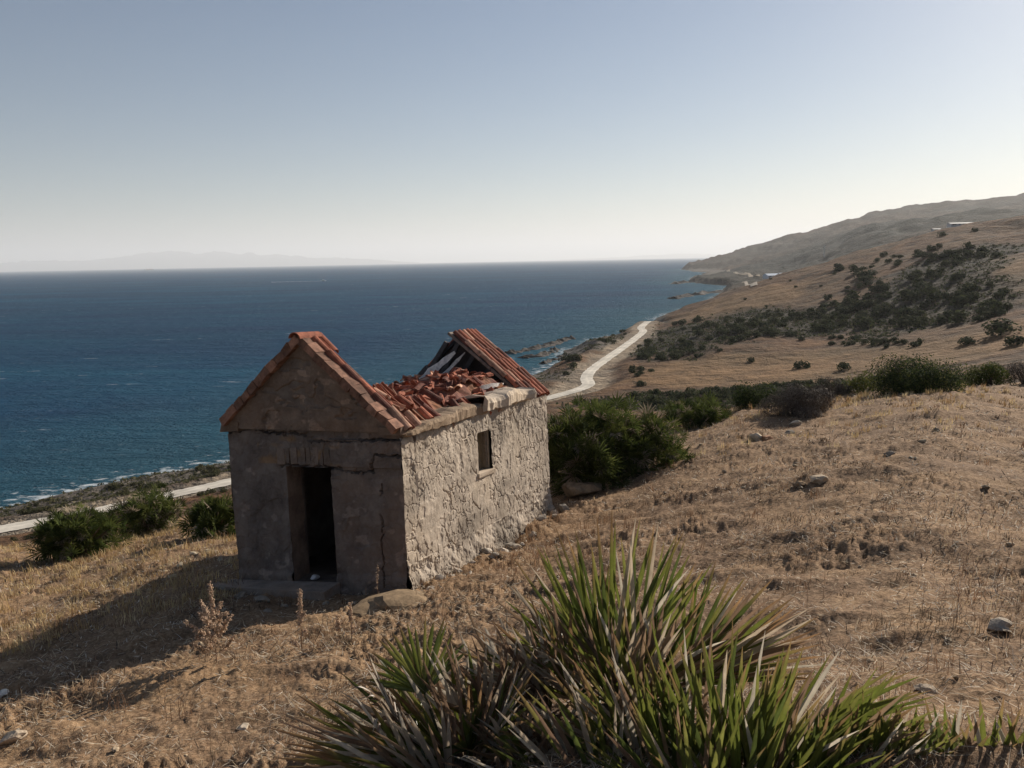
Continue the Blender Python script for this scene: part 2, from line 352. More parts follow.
def terrain(x, y, full=False):
    x = np.asarray(x, float); y = np.asarray(y, float)
    r = np.maximum(np.hypot(x, y), 0.3); az = np.arctan2(x, y)
    z = tps(np.clip(az, -1.6, 1.6), np.log(r)) * r
    # clods and hummocks near by, gullies far away
    nearw = 1 - sstep(25, 60, r)
    rough_ = sstep(-0.05, 0.4, fbm(x * 0.75, y * 0.75, 26, 3))
    z = z + nearw * (0.16 * fbm(x * 0.5, y * 0.5, 3, 3) + 0.13 * np.maximum(fbm(x * 1.25 + .4 * y, y * 1.9, 8, 3, 0.5), -0.05) + (0.024 + 0.045 * rough_) * fbm(x * 7.5, y * 8.5, 21, 3, 0.66) + (0.012 + 0.03 * rough_) * fbm(x * 19, y * 19, 23, 2, .7))
    midw = sstep(35, 130, r)
    z = z + midw * np.minimum(r, 700) * 0.0085 * fbm(x * 0.02, y * 0.02, 31, 5)
    z = z - sstep(140, 300, r) * np.minimum(r, 900) * 0.016 * (np.maximum(0.16 - np.abs(fbm(x * 0.011 + .004 * y, y * 0.009, 35, 4)), 0) - 0.02)
    farw = sstep(600, 1300, r)
    z = z + farw * (22 * np.abs(fbm(x * 0.0035, y * 0.0035, 41, 5)) - 9) * sstep(2.0, 0.0, np.abs(az) * 2)
    z = z + farw * (9 * fbm(x * 0.013, y * 0.013, 45, 4, .6))
    z = z - np.clip(r - 2850, 0, None) * 0.22
    d = np.full(x.shape, 500.0); m = r > 60
    if m.any(): d[m] = coast_d(x[m], y[m])
    cap = SEA - 0.6 + np.where(d > 0, np.where(r < 175, 0.27, 0.55) * d + 0.9 * fbm(x * .12, y * .12, 51, 4) * np.clip(d, 0, 8) / 3, 0.12 * d)
    cap = np.where(r > 900, SEA - 0.6 + np.where(d > 0, 1.0 * d, 0.12 * d), cap)
    z = np.minimum(z, np.maximum(cap, SEA - 8))
    z = np.where((d > 0) & (z < SEA + 0.25 * np.clip(d, 0, 6)), SEA + 0.25 * np.clip(d, 0, 6), z)
    rd = np.full(x.shape, 500.0)
    mm = (r > 60) & (r < 520)
    if mm.any():
        dd, tt = seg_dist(x[mm], y[mm], road[:, :2]); rd[mm] = dd
        wgt = 1 - sstep(4.0, 11.0, dd)
        z[mm] = z[mm] * (1 - wgt) + (SEA + 4.0) * wgt
    z = z - 0.20 * np.exp(-((x + 3.75) ** 2 + (y - 11.45) ** 2) / 1.5)
    if full: return z, r, d, rd
    return z
_RR = np.exp(np.linspace(math.log(1.5), math.log(3200), 520))
def ground_px(px, py, rmin=1.5, rmax=3200):
    """where the sight line through a photo pixel first meets the terrain (for taking positions)"""
    d = ray(px, py); h = math.hypot(d[0], d[1]); t = d[2] / h
    R_ = _RR[(_RR >= rmin) & (_RR <= rmax)]
    z = terrain(d[0] / h * R_, d[1] / h * R_); s = z - t * R_
    k = np.argmax(s >= 0) if (s >= 0).any() else len(R_) - 1
    if k > 0 and (s >= 0).any():
        a = s[k - 1] / (s[k - 1] - s[k]); rr = R_[k - 1] + (R_[k] - R_[k - 1]) * a
    else: rr = R_[k]
    x, y = d[0] / h * rr, d[1] / h * rr
    return np.array([x, y, float(terrain(np.array([x]), np.array([y]))[0])])
def gz(x, y): return float(terrain(np.array([float(x)]), np.array([float(y)]))[0])

az_ = np.unique(np.concatenate([np.linspace(-2.2, -0.72, 60), np.linspace(-0.72, 0.72, 820), np.linspace(0.72, 2.2, 60)]))
lr_ = np.concatenate([np.linspace(math.log(0.35), math.log(3), 60, endpoint=False), np.linspace(math.log(3), math.log(40), 300, endpoint=False), np.linspace(math.log(40), math.log(600), 230, endpoint=False), np.linspace(math.log(600), math.log(4200), 130)])
AZ, LR = np.meshgrid(az_, lr_); Rg = np.exp(LR); GX, GY = Rg * np.sin(AZ), Rg * np.cos(AZ)
GZ, _r, CD, RD = terrain(GX, GY, True)
na, nr = len(az_), len(lr_)
# what grows where; the far ridges' scrub tone also imitates haze
def ell_mask(x, y, px, py, rx, ry):
    c = ground_px(px, py, 60); e1 = ground_px(px + rx, py, 60); e2 = ground_px(px, py - ry, 60)
    dist = np.hypot(c[0], c[1]); ux, uy = c[0] / dist, c[1] / dist
    lx = max(np.hypot(*(e1 - c)[:2]), 3); lr = max(abs(np.hypot(e2[0], e2[1]) - dist), 5)
    dx, dy = x - c[0], y - c[1]; a = dx * uy - dy * ux; b = dx * ux + dy * uy
    q = np.hypot(a / lx, b / min(lr, 90)); return 1 - sstep(0.7, 1.15, q + 0.5 * fbm(x * 0.05, y * 0.05, 61, 4))
golden = np.zeros(GX.shape); scrub = np.zeros(GX.shape)
MIDR = (Rg > 55) & (Rg < 900)
for a in ((700,372,70,14),(800,368,90,14),(930,352,110,14),(1000,270,25,12),(745,300,40,10)):
    golden[MIDR] = np.maximum(golden[MIDR], ell_mask(GX[MIDR], GY[MIDR], *a))
for a in ((930,290,42,34),(870,312,80,16),(790,328,55,10),(690,335,55,13),(960,258,45,10),(730,400,110,10),(660,345,30,10)):
    scrub[MIDR] = np.maximum(scrub[MIDR], 0.8 * ell_mask(GX[MIDR], GY[MIDR], *a))
far = sstep(620, 1000, Rg); scrub = np.maximum(scrub, far * (np.where(Rg < 1950, 1.0, 0.68) + 0.5 * fbm(GX * 0.004, GY * 0.004, 71, 4)))  # mid ridge darker, back ridge paler: layering of haze put into the scrub colour
distant = sstep(45, 90, Rg)
sandy = (1 - sstep(3.5, 8.5, RD + 4 * fbm(GX * .1, GY * .1, 81, 3))) * 0.8
rocky = np.where(Rg > 60, np.clip(1 - sstep(SEA + 2.0, SEA + 4.2, GZ + 2.2 * fbm(GX * 0.08, GY * 0.08, 91, 4)), 0, 1) * (CD > -30), 0)
bl = ground_px(580, 350, 150); rocky = np.maximum(rocky, (1 - sstep(14, 34, np.hypot(GX - bl[0], GY - bl[1]))) * (RD > 6))
scrub = np.clip(scrub, 0, 1) * (RD > 5)
V = np.stack([GX, GY, GZ], -1).reshape(-1, 3)
I = np.arange(na * nr).reshape(nr, na)
quads = np.stack([I[:-1, :-1], I[:-1, 1:], I[1:, 1:], I[1:, :-1]], -1)
K0 = 590   # rows beyond this one are the hills
att = dict(golden=golden, scrub_haze=scrub, distant=distant, sandy=sandy, rocky=rocky)
def sub(rows):
    lo, hi = rows; vv = V.reshape(nr, na, 3)[lo:hi + 1].reshape(-1, 3); ii = np.arange((hi - lo + 1) * na).reshape(-1, na)
    q = np.stack([ii[:-1, :-1], ii[1:, :-1], ii[1:, 1:], ii[:-1, 1:]], -1).reshape(-1, 4)[:, ::-1]
    q = np.ascontiguousarray(q)
    return vv, q, {k: v[lo:hi + 1].ravel() for k, v in att.items()}
for nm, rows in (('ground', (0, K0)), ('hills', (K0, nr - 1))):
    vv, q, at_ = sub(rows); kind(link(nm, mesh(nm, vv, q, M['ground'], True, attrs=at_)), 'structure')
# small cap of ground under the photographer
# ------------------------------------------------------------------ sea
saz = np.linspace(-2.0, 2.0, 420); slr = np.concatenate([np.linspace(math.log(60), math.log(3500), 260), np.linspace(math.log(4200), math.log(70000), 24)])
SA, SL = np.meshgrid(saz, slr); sx, sy = np.exp(SL) * np.sin(SA), np.exp(SL) * np.cos(SA)
sd = np.full(sx.shape, 500.0); mk_ = np.exp(SL) < 3400; sd[mk_] = -coast_d(sx[mk_], sy[mk_]); sd = np.clip(sd, 0, 500)
ii = np.arange(sx.size).reshape(sx.shape); sq = np.stack([ii[:-1, :-1], ii[:-1, 1:], ii[1:, 1:], ii[1:, :-1]], -1).reshape(-1, 4)[:, ::-1]
kind(link('sea', mesh('sea', np.stack([sx, sy, np.full(sx.shape, SEA)], -1), np.ascontiguousarray(sq), M['sea'], True, attrs=dict(shore=sd.ravel()))), 'structure')

# mountains across the strait
def far_range(name, y0, prof, depth, seed):
    pxs = np.linspace(prof[0][0], prof[-1][0], 160); hy = np.interp(pxs, [p[0] for p in prof], [p[1] for p in prof])
    hor = 270.5 - 0.01957 * pxs; hh = np.maximum(hor - hy, 0) / F * y0
    hh = hh * (1 + 0.25 * fbm(pxs * 0.05, pxs * 0, seed, 4)) ; VV = []
    ks = np.linspace(-1, 1, 13)
    for k in ks:
        d = ray(pxs, hor) * (y0 + k * depth)
        z = (hh + 35) * np.maximum(1 - np.abs(k) ** 1.4, 0) * (1 + 0.5 * (abs(k) > .05) * fbm(pxs * 0.08, pxs * 0 + k * 5, seed + 3, 4))
        VV.append(np.stack([d[:, 0], d[:, 1], SEA - 2 + z], -1))
    i2 = np.arange(len(ks) * 160).reshape(len(ks), 160); q = np.stack([i2[:-1, :-1], i2[:-1, 1:], i2[1:, 1:], i2[1:, :-1]], -1).reshape(-1, 4)
    o = link(name, mesh(name, np.concatenate(VV), q, M['ground'], True, attrs=dict(golden=np.zeros(len(ks) * 160), scrub_haze=np.ones(len(ks) * 160), distant=np.ones(len(ks) * 160), sandy=np.zeros(len(ks) * 160), rocky=np.zeros(len(ks) * 160))))
    return kind(o, 'structure')
far_range('mountains', 35000, [(-260,272),(-120,262),(0,264),(40,260.5),(75,262),(110,257),(150,252.5),(200,252.5),(250,254.5),(300,256.5),(345,259),(420,262.3)], 3500, 5)
far_range('mountains', 38000, [(560,259.6),(610,257.5),(640,256),(680,253.5),(720,254.5),(800,254.5)], 3000, 9)

# roads: ribbons lying on the terrain
def ribbon(name, P, width, lift, m, col, seed):
    P = np.asarray(P); T = np.gradient(P[:, :2], axis=0); T /= np.linalg.norm(T, axis=1)[:, None]; N = np.c_[T[:, 1], -T[:, 0]]
    ks = np.linspace(-1, 1, 7); VV = []; cc = []
    for k in ks:
        ww = width * (1 + 0.16 * fbm(np.arange(len(P)) * 0.35, np.full(len(P), k * 3.0), seed, 3))
        q = P[:, :2] + N * (k * ww / 2)[:, None]; z = terrain(q[:, 0], q[:, 1])
        VV.append(np.c_[q, z + lift - 0.25 * lift * abs(k) ** 6]); rut = 0.74 + 0.26 * min(abs(abs(k) - 0.5) * 3.2, 1)
        cc.append(np.outer((0.92 + 0.25 * fbm(q[:, 0] * .2, q[:, 1] * .2, seed + 2, 3)) * rut, col))
    i2 = np.arange(len(ks) * len(P)).reshape(len(ks), -1); q = np.stack([i2[:-1, :-1], i2[1:, :-1], i2[1:, 1:], i2[:-1, 1:]], -1).reshape(-1, 4)
    return kind(link(name, mesh(name, np.concatenate(VV), q, m, True, np.concatenate(cc))), 'structure')
def dens(P, k): return catmull(np.asarray(P), k)
ribbon('road', dens(road, 40), 3.3, 0.14, M['roadm'], (0.72, 0.66, 0.56), 3)
def px_road(L): return [ground_px(a, b, 250) for a, b in L]
ribbon('road', dens(px_road([(754,286.4),(750,284.6),(746,283.2),(742,282.8)]), 12), 3.5, 0.4, M['roadm'], (0.40, 0.34, 0.27), 5)
ribbon('road', dens(px_road([(757,276.6),(750,275.6),(742,274.4),(735,272.6),(728,270.4)]), 12), 7, 0.8, M['roadm'], (0.33, 0.27, 0.20), 7)

# rock reefs running out into the sea
def reef(L, width, h, seed):
    P = dens([at_z(a, b, SEA) for a, b in L], 14); T = np.gradient(P[:, :2], axis=0); T /= np.linalg.norm(T, axis=1)[:, None]; N = np.c_[T[:, 1], -T[:, 0]]
    ks = np.linspace(-1, 1, 9); VV = []; s = np.arange(len(P))
    for k in ks:
        q = P[:, :2] + N * (k * width / 2 * (1 + 0.7 * fbm(s * 0.3, s * 0 + 1, seed, 3)))[:, None] + N * (width * 0.7 * fbm(s * 0.12, s * 0, seed + 4, 3))[:, None]
        z = SEA + h * (1 - abs(k) ** 2) * (0.55 + 1.3 * fbm(s * 0.45, s * 0 + k * 3, seed + 1, 3)) - 0.15 * h - abs(k) * 0.2
        VV.append(np.c_[q, z])
    i2 = np.arange(len(ks) * len(P)).reshape(len(ks), -1); q = np.stack([i2[:-1, :-1], i2[1:, :-1], i2[1:, 1:], i2[:-1, 1:]], -1).reshape(-1, 4)
    VV = np.concatenate(VV); kind(link('reef', mesh('reef', VV, q, M['rock'], False, np.tile((0.085, 0.075, 0.065), (len(VV), 1)))), 'structure')
reef([(505,353.5),(528,350),(548,345.5),(562,342),(576,338.5)], 7, 1.3, 1)
reef([(526,358.5),(545,353.5),(560,349.5)], 6, 1.2, 2)
reef([(541,364),(556,360),(566,356)], 5, 1.0, 3)
reef([(671,299),(680,297.8),(690,295.6),(702,293.6),(718,292)], 14, 2.6, 4)
reef([(670,284.2),(680,283),(690,282)], 18, 3.2, 5)

# haze: even thin air round everything
hz = bpy.data.materials.new('thin_haze'); hz.use_nodes = True; ht = hz.node_tree; ht.nodes.clear()
ho = ht.nodes.new('ShaderNodeOutputMaterial'); hv = ht.nodes.new('ShaderNodeVolumePrincipled')
hv.inputs['Color'].default_value = (0.97, 0.985, 1.0, 1); hv.inputs['Density'].default_value = 6.8e-5; hv.inputs['Anisotropy'].default_value = 0.2
ht.links.new(hv.outputs[0], ho.inputs['Volume'])
hb = Buf(); hb.box((-75000, -75000, SEA - 9), (75000, 75000, 1000)); hme = hb.mesh('haze', hz); kind(link('haze', hme), 'stuff')
# ------------------------------------------------------------------ the ruined hut
HW, HL, HE, HR = 3.11, 5.55, 2.35, 1.30         # width, length, eaves height, ridge above eaves
_b = [at_y(240, 580, 12.41), at_y(408, 589, 11.22), at_y(551, 512, 16.32), np.array([-2.22, 17.52, -5.23])]     # foot corners: front left, front right, back right, back left
_e = [at_y(227, 427, 12.57), at_y(401, 432, 11.38), at_y(546, 391, 16.48), np.array([-2.27, 17.68, -2.85])]     # eaves corners
_b, _e = np.array(_b), np.array(_e)
HO = np.array([_b[:, 0].mean(), _b[:, 1].mean(), _b[:, 2].mean()])     # the hut's own origin
def HM(P):
    """hut coordinates (across the front, back along the side, up; metres) to the settled, leaning hut"""
    P = np.atleast_2d(np.asarray(P, float)); a, b, c = P[:, 0:1] / HW, P[:, 1:2] / HL, P[:, 2:3] / HE
    lo = (_b[0] * (1 - a) + _b[1] * a) * (1 - b) + (_b[3] * (1 - a) + _b[2] * a) * b
    hi = (_e[0] * (1 - a) + _e[1] * a) * (1 - b) + (_e[3] * (1 - a) + _e[2] * a) * b
    return lo + (hi - lo) * c - HO
hut = thing('stone_hut', 'small ruined stone hut with a half collapsed red tiled roof', 'hut', tuple(HO))
def grid(us, vs, fn):
    U, Vv = np.meshgrid(us, vs); return fn(U, Vv), U, Vv
def lin(a, b, step, keep=()):
    x = np.linspace(a, b, max(2, int(round((b - a) / step)) + 1)); 
    for k in keep: x[np.argmin(np.abs(x - k))] = k
    return x
def wall_sheet(us, vs, to3, relief, mask=None, tint=None):
    """relief(U,V)->outward offset; returns V, quads, tints"""
    U, W_ = np.meshgrid(us, vs); off = relief(U, W_); P = to3(U, W_, off); nu = len(us)
    i = np.arange(U.size).reshape(U.shape); q = np.stack([i[:-1, :-1], i[:-1, 1:], i[1:, 1:], i[1:, :-1]], -1)
    if mask is not None:
        uc = (U[:-1, :-1] + U[1:, 1:]) / 2; vc = (W_[:-1, :-1] + W_[1:, 1:]) / 2; q = q[mask(uc, vc)]
    t = np.ones((U.size, 3)) if tint is None else tint(U, W_).reshape(-1, 3)
    return P.reshape(-1, 3), q.reshape(-1, 4), t
def join(parts):
    Vs, Fs, Cs, n_ = [], [], [], 0
    for v, f, c in parts: Vs.append(v); Fs.append(f + n_); Cs.append(np.broadcast_to(c, (len(v), 3))); n_ += len(v)
    return np.concatenate(Vs), np.concatenate(Fs), np.concatenate(Cs)
def boxes(L, T=HM, jit=0.0):
    """list of (lo, hi, tint) boxes in hut coordinates -> V, quads, tints"""
    Vs, Fs, Cs = [], [], []
    for k, (lo, hi, c) in enumerate(L):
        a = np.array([[x, y, z] for x in (lo[0], hi[0]) for y in (lo[1], hi[1]) for z in (lo[2], hi[2])], float)
        if jit: a += rng.normal(0, jit, a.shape)
        Vs.append(T(a)); Fs.append(np.array([(0, 1, 3, 2), (4, 6, 7, 5), (0, 4, 5, 1), (2, 3, 7, 6), (0, 2, 6, 4), (1, 5, 7, 3)]) + 8 * k); Cs.append(np.tile(c, (8, 1)))
    return np.concatenate(Vs), np.concatenate(Fs), np.concatenate(Cs)
def hm(name, parts, mat, parent=hut, smooth=False, label=None):
    v, f, c = join(parts); o = link(name, mesh(name, v, f, mat, smooth, c), parent)
    if label: o['label'] = label
    return o
WT = 0.40
# --- front wall with the doorway
DX0, DX1, DZ = 1.075, 1.885, 1.78
crack_front = [np.array(p) for p in ([(1.86, 1.80), (2.35, 1.73), (2.62, 1.76), (2.66, 1.98), (3.12, 2.0)], [(0.0, 2.29), (0.5, 2.31), (1.2, 2.27), (1.7, 2.18), (2.4, 2.20), (3.12, 2.24)], [(2.72, 0.0), (2.70, 0.5), (2.74, 0.9), (2.71, 1.35), (2.75, 1.55)], [(0.85, 1.80), (1.1, 1.79), (1.9, 1.80)])]
def cell_joints(U, W_, sc, seed, jw, wob=0.12):
    u = U * sc + wob * sc * fbm(U * 4, W_ * 4, seed + 20, 3); v = W_ * sc + wob * sc * fbm(U * 4 + 9, W_ * 4, seed + 30, 3)
    f1, f2, cid = voro(u, v, seed); return 1 - sstep(0, jw * sc, f2 - f1), cid, f1
def relief_front(U, W_):
    j, cid, f1 = cell_joints(U, W_, 4.2, 7, 0.022)
    h = -0.006 * j + 0.008 * (cid - .5) + 0.03 * fbm(U * 1.5, W_ * 1.5, 3, 4) + 0.010 * fbm(U * 14, W_ * 14, 5, 3)
    for k, cpl in enumerate(crack_front):
        d, _ = seg_dist(U + 0.06 * fbm(U * 7, W_ * 7, 40 + k, 4, .65), W_ + 0.07 * fbm(U * 7, W_ * 7, 50 + k, 4, .65), cpl)
        wdt = 0.014 if k != 2 else 0.008
        h = h - 0.11 * (1 - sstep(wdt * 0.5, wdt * 1.5, d)) * sstep(-0.42, 0.1, fbm(U * 2.5, W_ * 2.5, 60 + k, 2) + (0.12 if k < 2 else 0))
    bl_ = fbm(U * 2.6, W_ * 2.6, 77, 3); h = h - 0.018 * sstep(0.24, 0.30, bl_)
    # the shifted block to the right of the door
    h = h + 0.035 * ((U > 1.9) & (W_ > 1.80) & (W_ < 2.22))
    h = h + 0.03 * (W_ < 0.2) * sstep(0.2, 0.1, W_)
    return h
def tint_front(U, W_):
    f = 0.92 + 0.25 * fbm(U * 1.2, W_ * 1.2, 15, 4); j, cid, _ = cell_joints(U, W_, 4.2, 7, 0.03)
    c = np.stack([f, f * 0.985, f * 0.97], -1) * (1 - 0.10 * j[..., None]) * (0.93 + 0.14 * cid[..., None])
    pw = sstep(0.05, 0.22, fbm(U * 1.6, W_ * 1.6 * 1.5, 19, 4) + 0.25 * (1 - np.abs(W_ - 2.1) / 0.22)) * (np.abs(W_ - 2.08) < 0.26) * (U > 0.55) * (U < 2.1)
    c = c * (1 - pw[..., None]) + pw[..., None] * np.array([1.25, 1.0, 0.70])
    st = sstep(0.35, 0.42, fbm(U * 5, W_ * 7, 23, 3)); c = c * (1 + 0.5 * st[..., None])
    return c
us = lin(0, HW, 0.016, (DX0, DX1)); vz = lin(-0.7, 2.34, 0.016, (DZ,))
front = wall_sheet(us, vz, lambda U, W_, o: HM(np.stack([U, -o, W_], -1).reshape(-1, 3)), relief_front, lambda u, v: ~((u > DX0) & (u < DX1) & (v < DZ)), tint_front)
# jambs and head of the doorway, and the wall's inner face
jl = wall_sheet(lin(0.035, WT, 0.03), lin(-0.7, DZ, 0.03), lambda U, W_, o: HM(np.stack([DX0 + o, U - 0.035, W_], -1).reshape(-1, 3)), lambda U, W_: 0.02 * fbm(U * 5, W_ * 3, 2, 3), None, lambda U, W_: np.ones(U.shape + (3,)) * np.array([1.12, 1.0, 0.88]))
jr = wall_sheet(lin(WT, 0.0, -0.03 * -1), lin(-0.7, DZ, 0.03), lambda U, W_, o: HM(np.stack([DX1 + o, U, W_], -1).reshape(-1, 3)), lambda U, W_: 0.02 * fbm(U * 5, W_ * 3, 4, 3))
hd = boxes([((DX0 - .1, 0.06, DZ), (DX1 + .1, WT, DZ + 0.09), (0.5, 0.45, 0.4))])
inn = boxes([((0.0, WT - 0.06, -0.7), (DX0 - 0.001, WT, 2.34), (.8, .8, .8)), ((DX1 + 0.001, WT - 0.06, -0.7), (HW, WT, 2.34), (.8, .8, .8)), ((0.0, WT - 0.062, DZ + 0.001), (HW, WT + 0.002, 2.33), (.8, .8, .8))])
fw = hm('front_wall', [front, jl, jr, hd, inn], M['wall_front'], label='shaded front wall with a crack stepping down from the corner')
# flat arch of upright stones over the door
vb = []
x = 0.93; k = 0
while x < 1.98:
    w_ = rng.uniform(0.09, 0.15); t_ = 0.9 + 0.35 * rng.random()
    vb.append(((x + 0.010, -0.004 - 0.02 * rng.random(), 1.815 + 0.02 * rng.random()), (x + w_ - 0.012, 0.05, 2.04 + 0.03 * math.sin((x - 0.93) * 3) + 0.02 * rng.random()), (t_ * 1.05, t_ * .98, t_ * .9))); x += w_
hm('lintel', [boxes(vb, jit=0.007)], M['wall_front'], label='flat arch of upright stones over the doorway')
# gable above the front wall, standing slightly proud
def gab_to3(U, W_, o):
    half = (HW / 2 + 0.03) * (1 - W_); return HM(np.stack([HW / 2 + (U * 2 - 1) * half, -0.075 - o, 2.345 + W_ * (HR + 0.0)], -1).reshape(-1, 3))
def relief_gable(U, W_):
    X_ = (U * 2 - 1) * 1.55 * (1 - W_); Z_ = W_ * HR; j, cid, _ = cell_joints(X_, Z_, 3.6, 17, 0.025); pit = sstep(0.23, 0.30, fbm(X_ * 3.5, Z_ * 5, 99, 3))
    return -0.006 * j + 0.03 * fbm(X_ * 1.6, Z_ * 1.6, 13, 4) + 0.012 * fbm(X_ * 12, Z_ * 12, 14, 3) - 0.03 * pit
def tint_gable(U, W_):
    X_ = (U * 2 - 1) * 1.55 * (1 - W_); Z_ = W_ * HR; f = 1.0 + 0.3 * fbm(X_ * 1.4, Z_ * 1.4, 16, 4); c = np.stack([f * 1.10, f * 0.95, f * 0.80], -1)
    st = sstep(0.30, 0.38, fbm(X_ * 4.5, Z_ * 7, 27, 3)); return c * (1 + 0.55 * st[..., None])
gb = wall_sheet(np.linspace(0, 1, 200), np.linspace(0, 0.995, 84), gab_to3, relief_gable, None, tint_gable)
def prism(x0, x1, zb, za, y0, y1, c):
    P = np.array([[x0, y0, zb], [x1, y0, zb], [(x0 + x1) / 2, y0, za], [x0, y1, zb], [x1, y1, zb], [(x0 + x1) / 2, y1, za]], float)
    return HM(P), np.array([(0, 1, 2, 2), (3, 5, 4, 4), (0, 3, 4, 1), (1, 4, 5, 2), (2, 5, 3, 0)]), np.tile(c, (6, 1))
def tri_fix(p):
    v, f, c = p
    v = np.concatenate([v, v[[2]] + 1e-4, v[[4]] + 1e-4]); c = np.concatenate([c, c[:2]]); f = f.copy(); f[0, 3] = 6; f[1, 3] = 7; return v, f, c
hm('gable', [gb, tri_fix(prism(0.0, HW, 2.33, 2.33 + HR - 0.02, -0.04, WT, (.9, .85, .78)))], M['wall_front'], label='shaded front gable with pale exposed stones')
# eaves ends of the gable course
for cb in (((-0.04, -0.10, 2.30), (0.30, 0.06, 2.45), (1.15, .95, .75)), ((HW - 0.34, -0.095, 2.31), (HW + 0.03, 0.10, 2.42), (1.0, .9, .78))): hm('cornice_stone', [boxes([cb], jit=0.012)], M['wall_front'])
# --- right hand wall, deeply pointed rubble in full sun
WY0, WY1, WZ0, WZ1 = 2.38, 2.92, 1.29, 1.97
def relief_side(U, W_):
    u = U * 4.0 + 0.42 * fbm(U * 3, W_ * 3, 71, 3) ; v = W_ * 1.5 + 0.34 * fbm(U * 3 + 5, W_ * 3, 72, 3)
    f1, f2, cid = voro(u + 0.35 * v, v, 31); e = f2 - f1
    j = (1 - sstep(0.006, 0.040, e)) * sstep(-0.16, 0.02, fbm(U * 2.6, W_ * 2.6, 75, 3) + 0.02)
    u2 = U * 6.5 + 0.3 * fbm(U * 5, W_ * 5, 81, 3); v2 = W_ * 4.2 + 0.3 * fbm(U * 5, W_ * 5 + 3, 82, 3)
    g1, g2, c2 = voro(u2 + 0.3 * v2, v2, 33); j2 = (1 - sstep(0.01, 0.075, g2 - g1)) * sstep(0.0, 0.2, fbm(U * 1.3, W_ * 1.3, 86, 3) + 0.10 * (W_ - 0.9) )
    rough = sstep(0.9, 2.2, W_)
    h = -0.024 * j - 0.013 * j2 + 0.003 * (cid - 0.5) + 0.03 * fbm(U * 1.1, W_ * 1.1, 87, 3) + (0.006 + 0.008 * rough) * fbm(U * 11, W_ * 9, 88, 4, 0.6)
    h = h - 0.010 * sstep(0.28, 0.36, fbm(U * 4, W_ * 4, 89, 3))
    h = h - 0.05 * sstep(2.18, 2.34, W_ + 0.1 * fbm(U * 3, W_ * 0, 90, 3)) * (U < 2.3)
    h = h + 0.05 * sstep(0.30, 0.0, W_ + 0.12 * fbm(U * 3, W_ * 3, 91, 3)) + 0.03 * (W_ < 0.35) * fbm(U * 8, W_ * 8, 92, 3)
    return h
def tint_side(U, W_):
    spl = sstep(0.12, 0.42, fbm(U * 0.9 + 3, W_ * 2.2, 97, 4)) * 0.22 + sstep(0.5, -0.1, W_ + 0.3 * fbm(U * 2, W_ * 0, 98, 3)) * 0.18
    f = 0.95 + 0.28 * fbm(U * 1.5, W_ * 1.5, 93, 4) + 0.2 * fbm(U * 9, W_ * 9, 94, 3); st = sstep(0.33, 0.42, fbm(U * 6, W_ * 6, 95, 3))
    c = np.stack([f, f * 0.985, f * 0.96], -1) * (1 - spl[..., None]); return c * (1 + 0.22 * st[..., None])
ys = lin(0.0, HL, 0.0155, (WY0, WY1)); zs = lin(-0.7, 2.34, 0.0155, (WZ0, WZ1))
side = wall_sheet(ys, zs, lambda U, W_, o: HM(np.stack([HW + o, U, W_], -1).reshape(-1, 3)), relief_side, lambda u, v: ~((u > WY0) & (u < WY1) & (v > WZ0) & (v < WZ1)), tint_side)
wrev = boxes([((HW - WT, WY0 - 0.05, WZ0 - 0.001), (HW - 0.07, WY0, WZ1), (.9, .85, .78)), ((HW - WT, WY1, WZ0), (HW - 0.07, WY1 + 0.05, WZ1), (1.0, .95, .85)), ((HW - WT, WY0 - 0.05, WZ1), (HW - 0.07, WY1 + 0.05, WZ1 + 0.05), (.8, .8, .75)), ((HW - WT, WY0 - 0.05, WZ0 - 0.05), (HW - 0.07, WY1 + 0.05, WZ0 - 0.002), (.95, .9, .8))])
sin_ = boxes([((HW - WT, 0.405, -0.7), (HW - WT + 0.05, WY0 - 0.06, 2.2), (.8, .8, .8)), ((HW - WT, WY1 + 0.06, -0.7), (HW - WT + 0.05, HL - .05, 2.2), (.8, .8, .8)), ((HW - WT, WY0 - 0.059, -0.7), (HW - WT + 0.05, WY1 + 0.059, WZ0 - 0.06), (.8, .8, .8)), ((HW - WT, WY0 - 0.059, WZ1 + 0.06), (HW - WT + 0.05, WY1 + 0.059, 2.2), (.8, .8, .8))])
wl = hm('side_wall', [side, wrev, sin_], M['wall_sun'], label='sunlit side wall of deeply pointed rubble with a small window')
fr = boxes([((HW - 0.16, WY0 + 0.004, WZ0), (HW - 0.09, WY0 + 0.06, WZ1 - 0.003), (.5, .4, .3)), ((HW - 0.16, WY1 - 0.06, WZ0), (HW - 0.09, WY1 - 0.004, WZ1 - 0.003), (.5, .4, .3))], jit=0.004)
fo_ = link('window', mesh('window', fr[0], fr[1], M['wood'], False, fr[2] * 0.5), hut)
si = boxes([((HW - 0.10, WY0 - 0.05, WZ0 - 0.07), (HW + 0.035, WY1 + 0.05, WZ0 - 0.004), (1.1, 1.05, 1.0))], jit=0.008)
link('window_sill', mesh('window_sill', si[0], si[1], M['wall_sun'], False, si[2]), fo_)
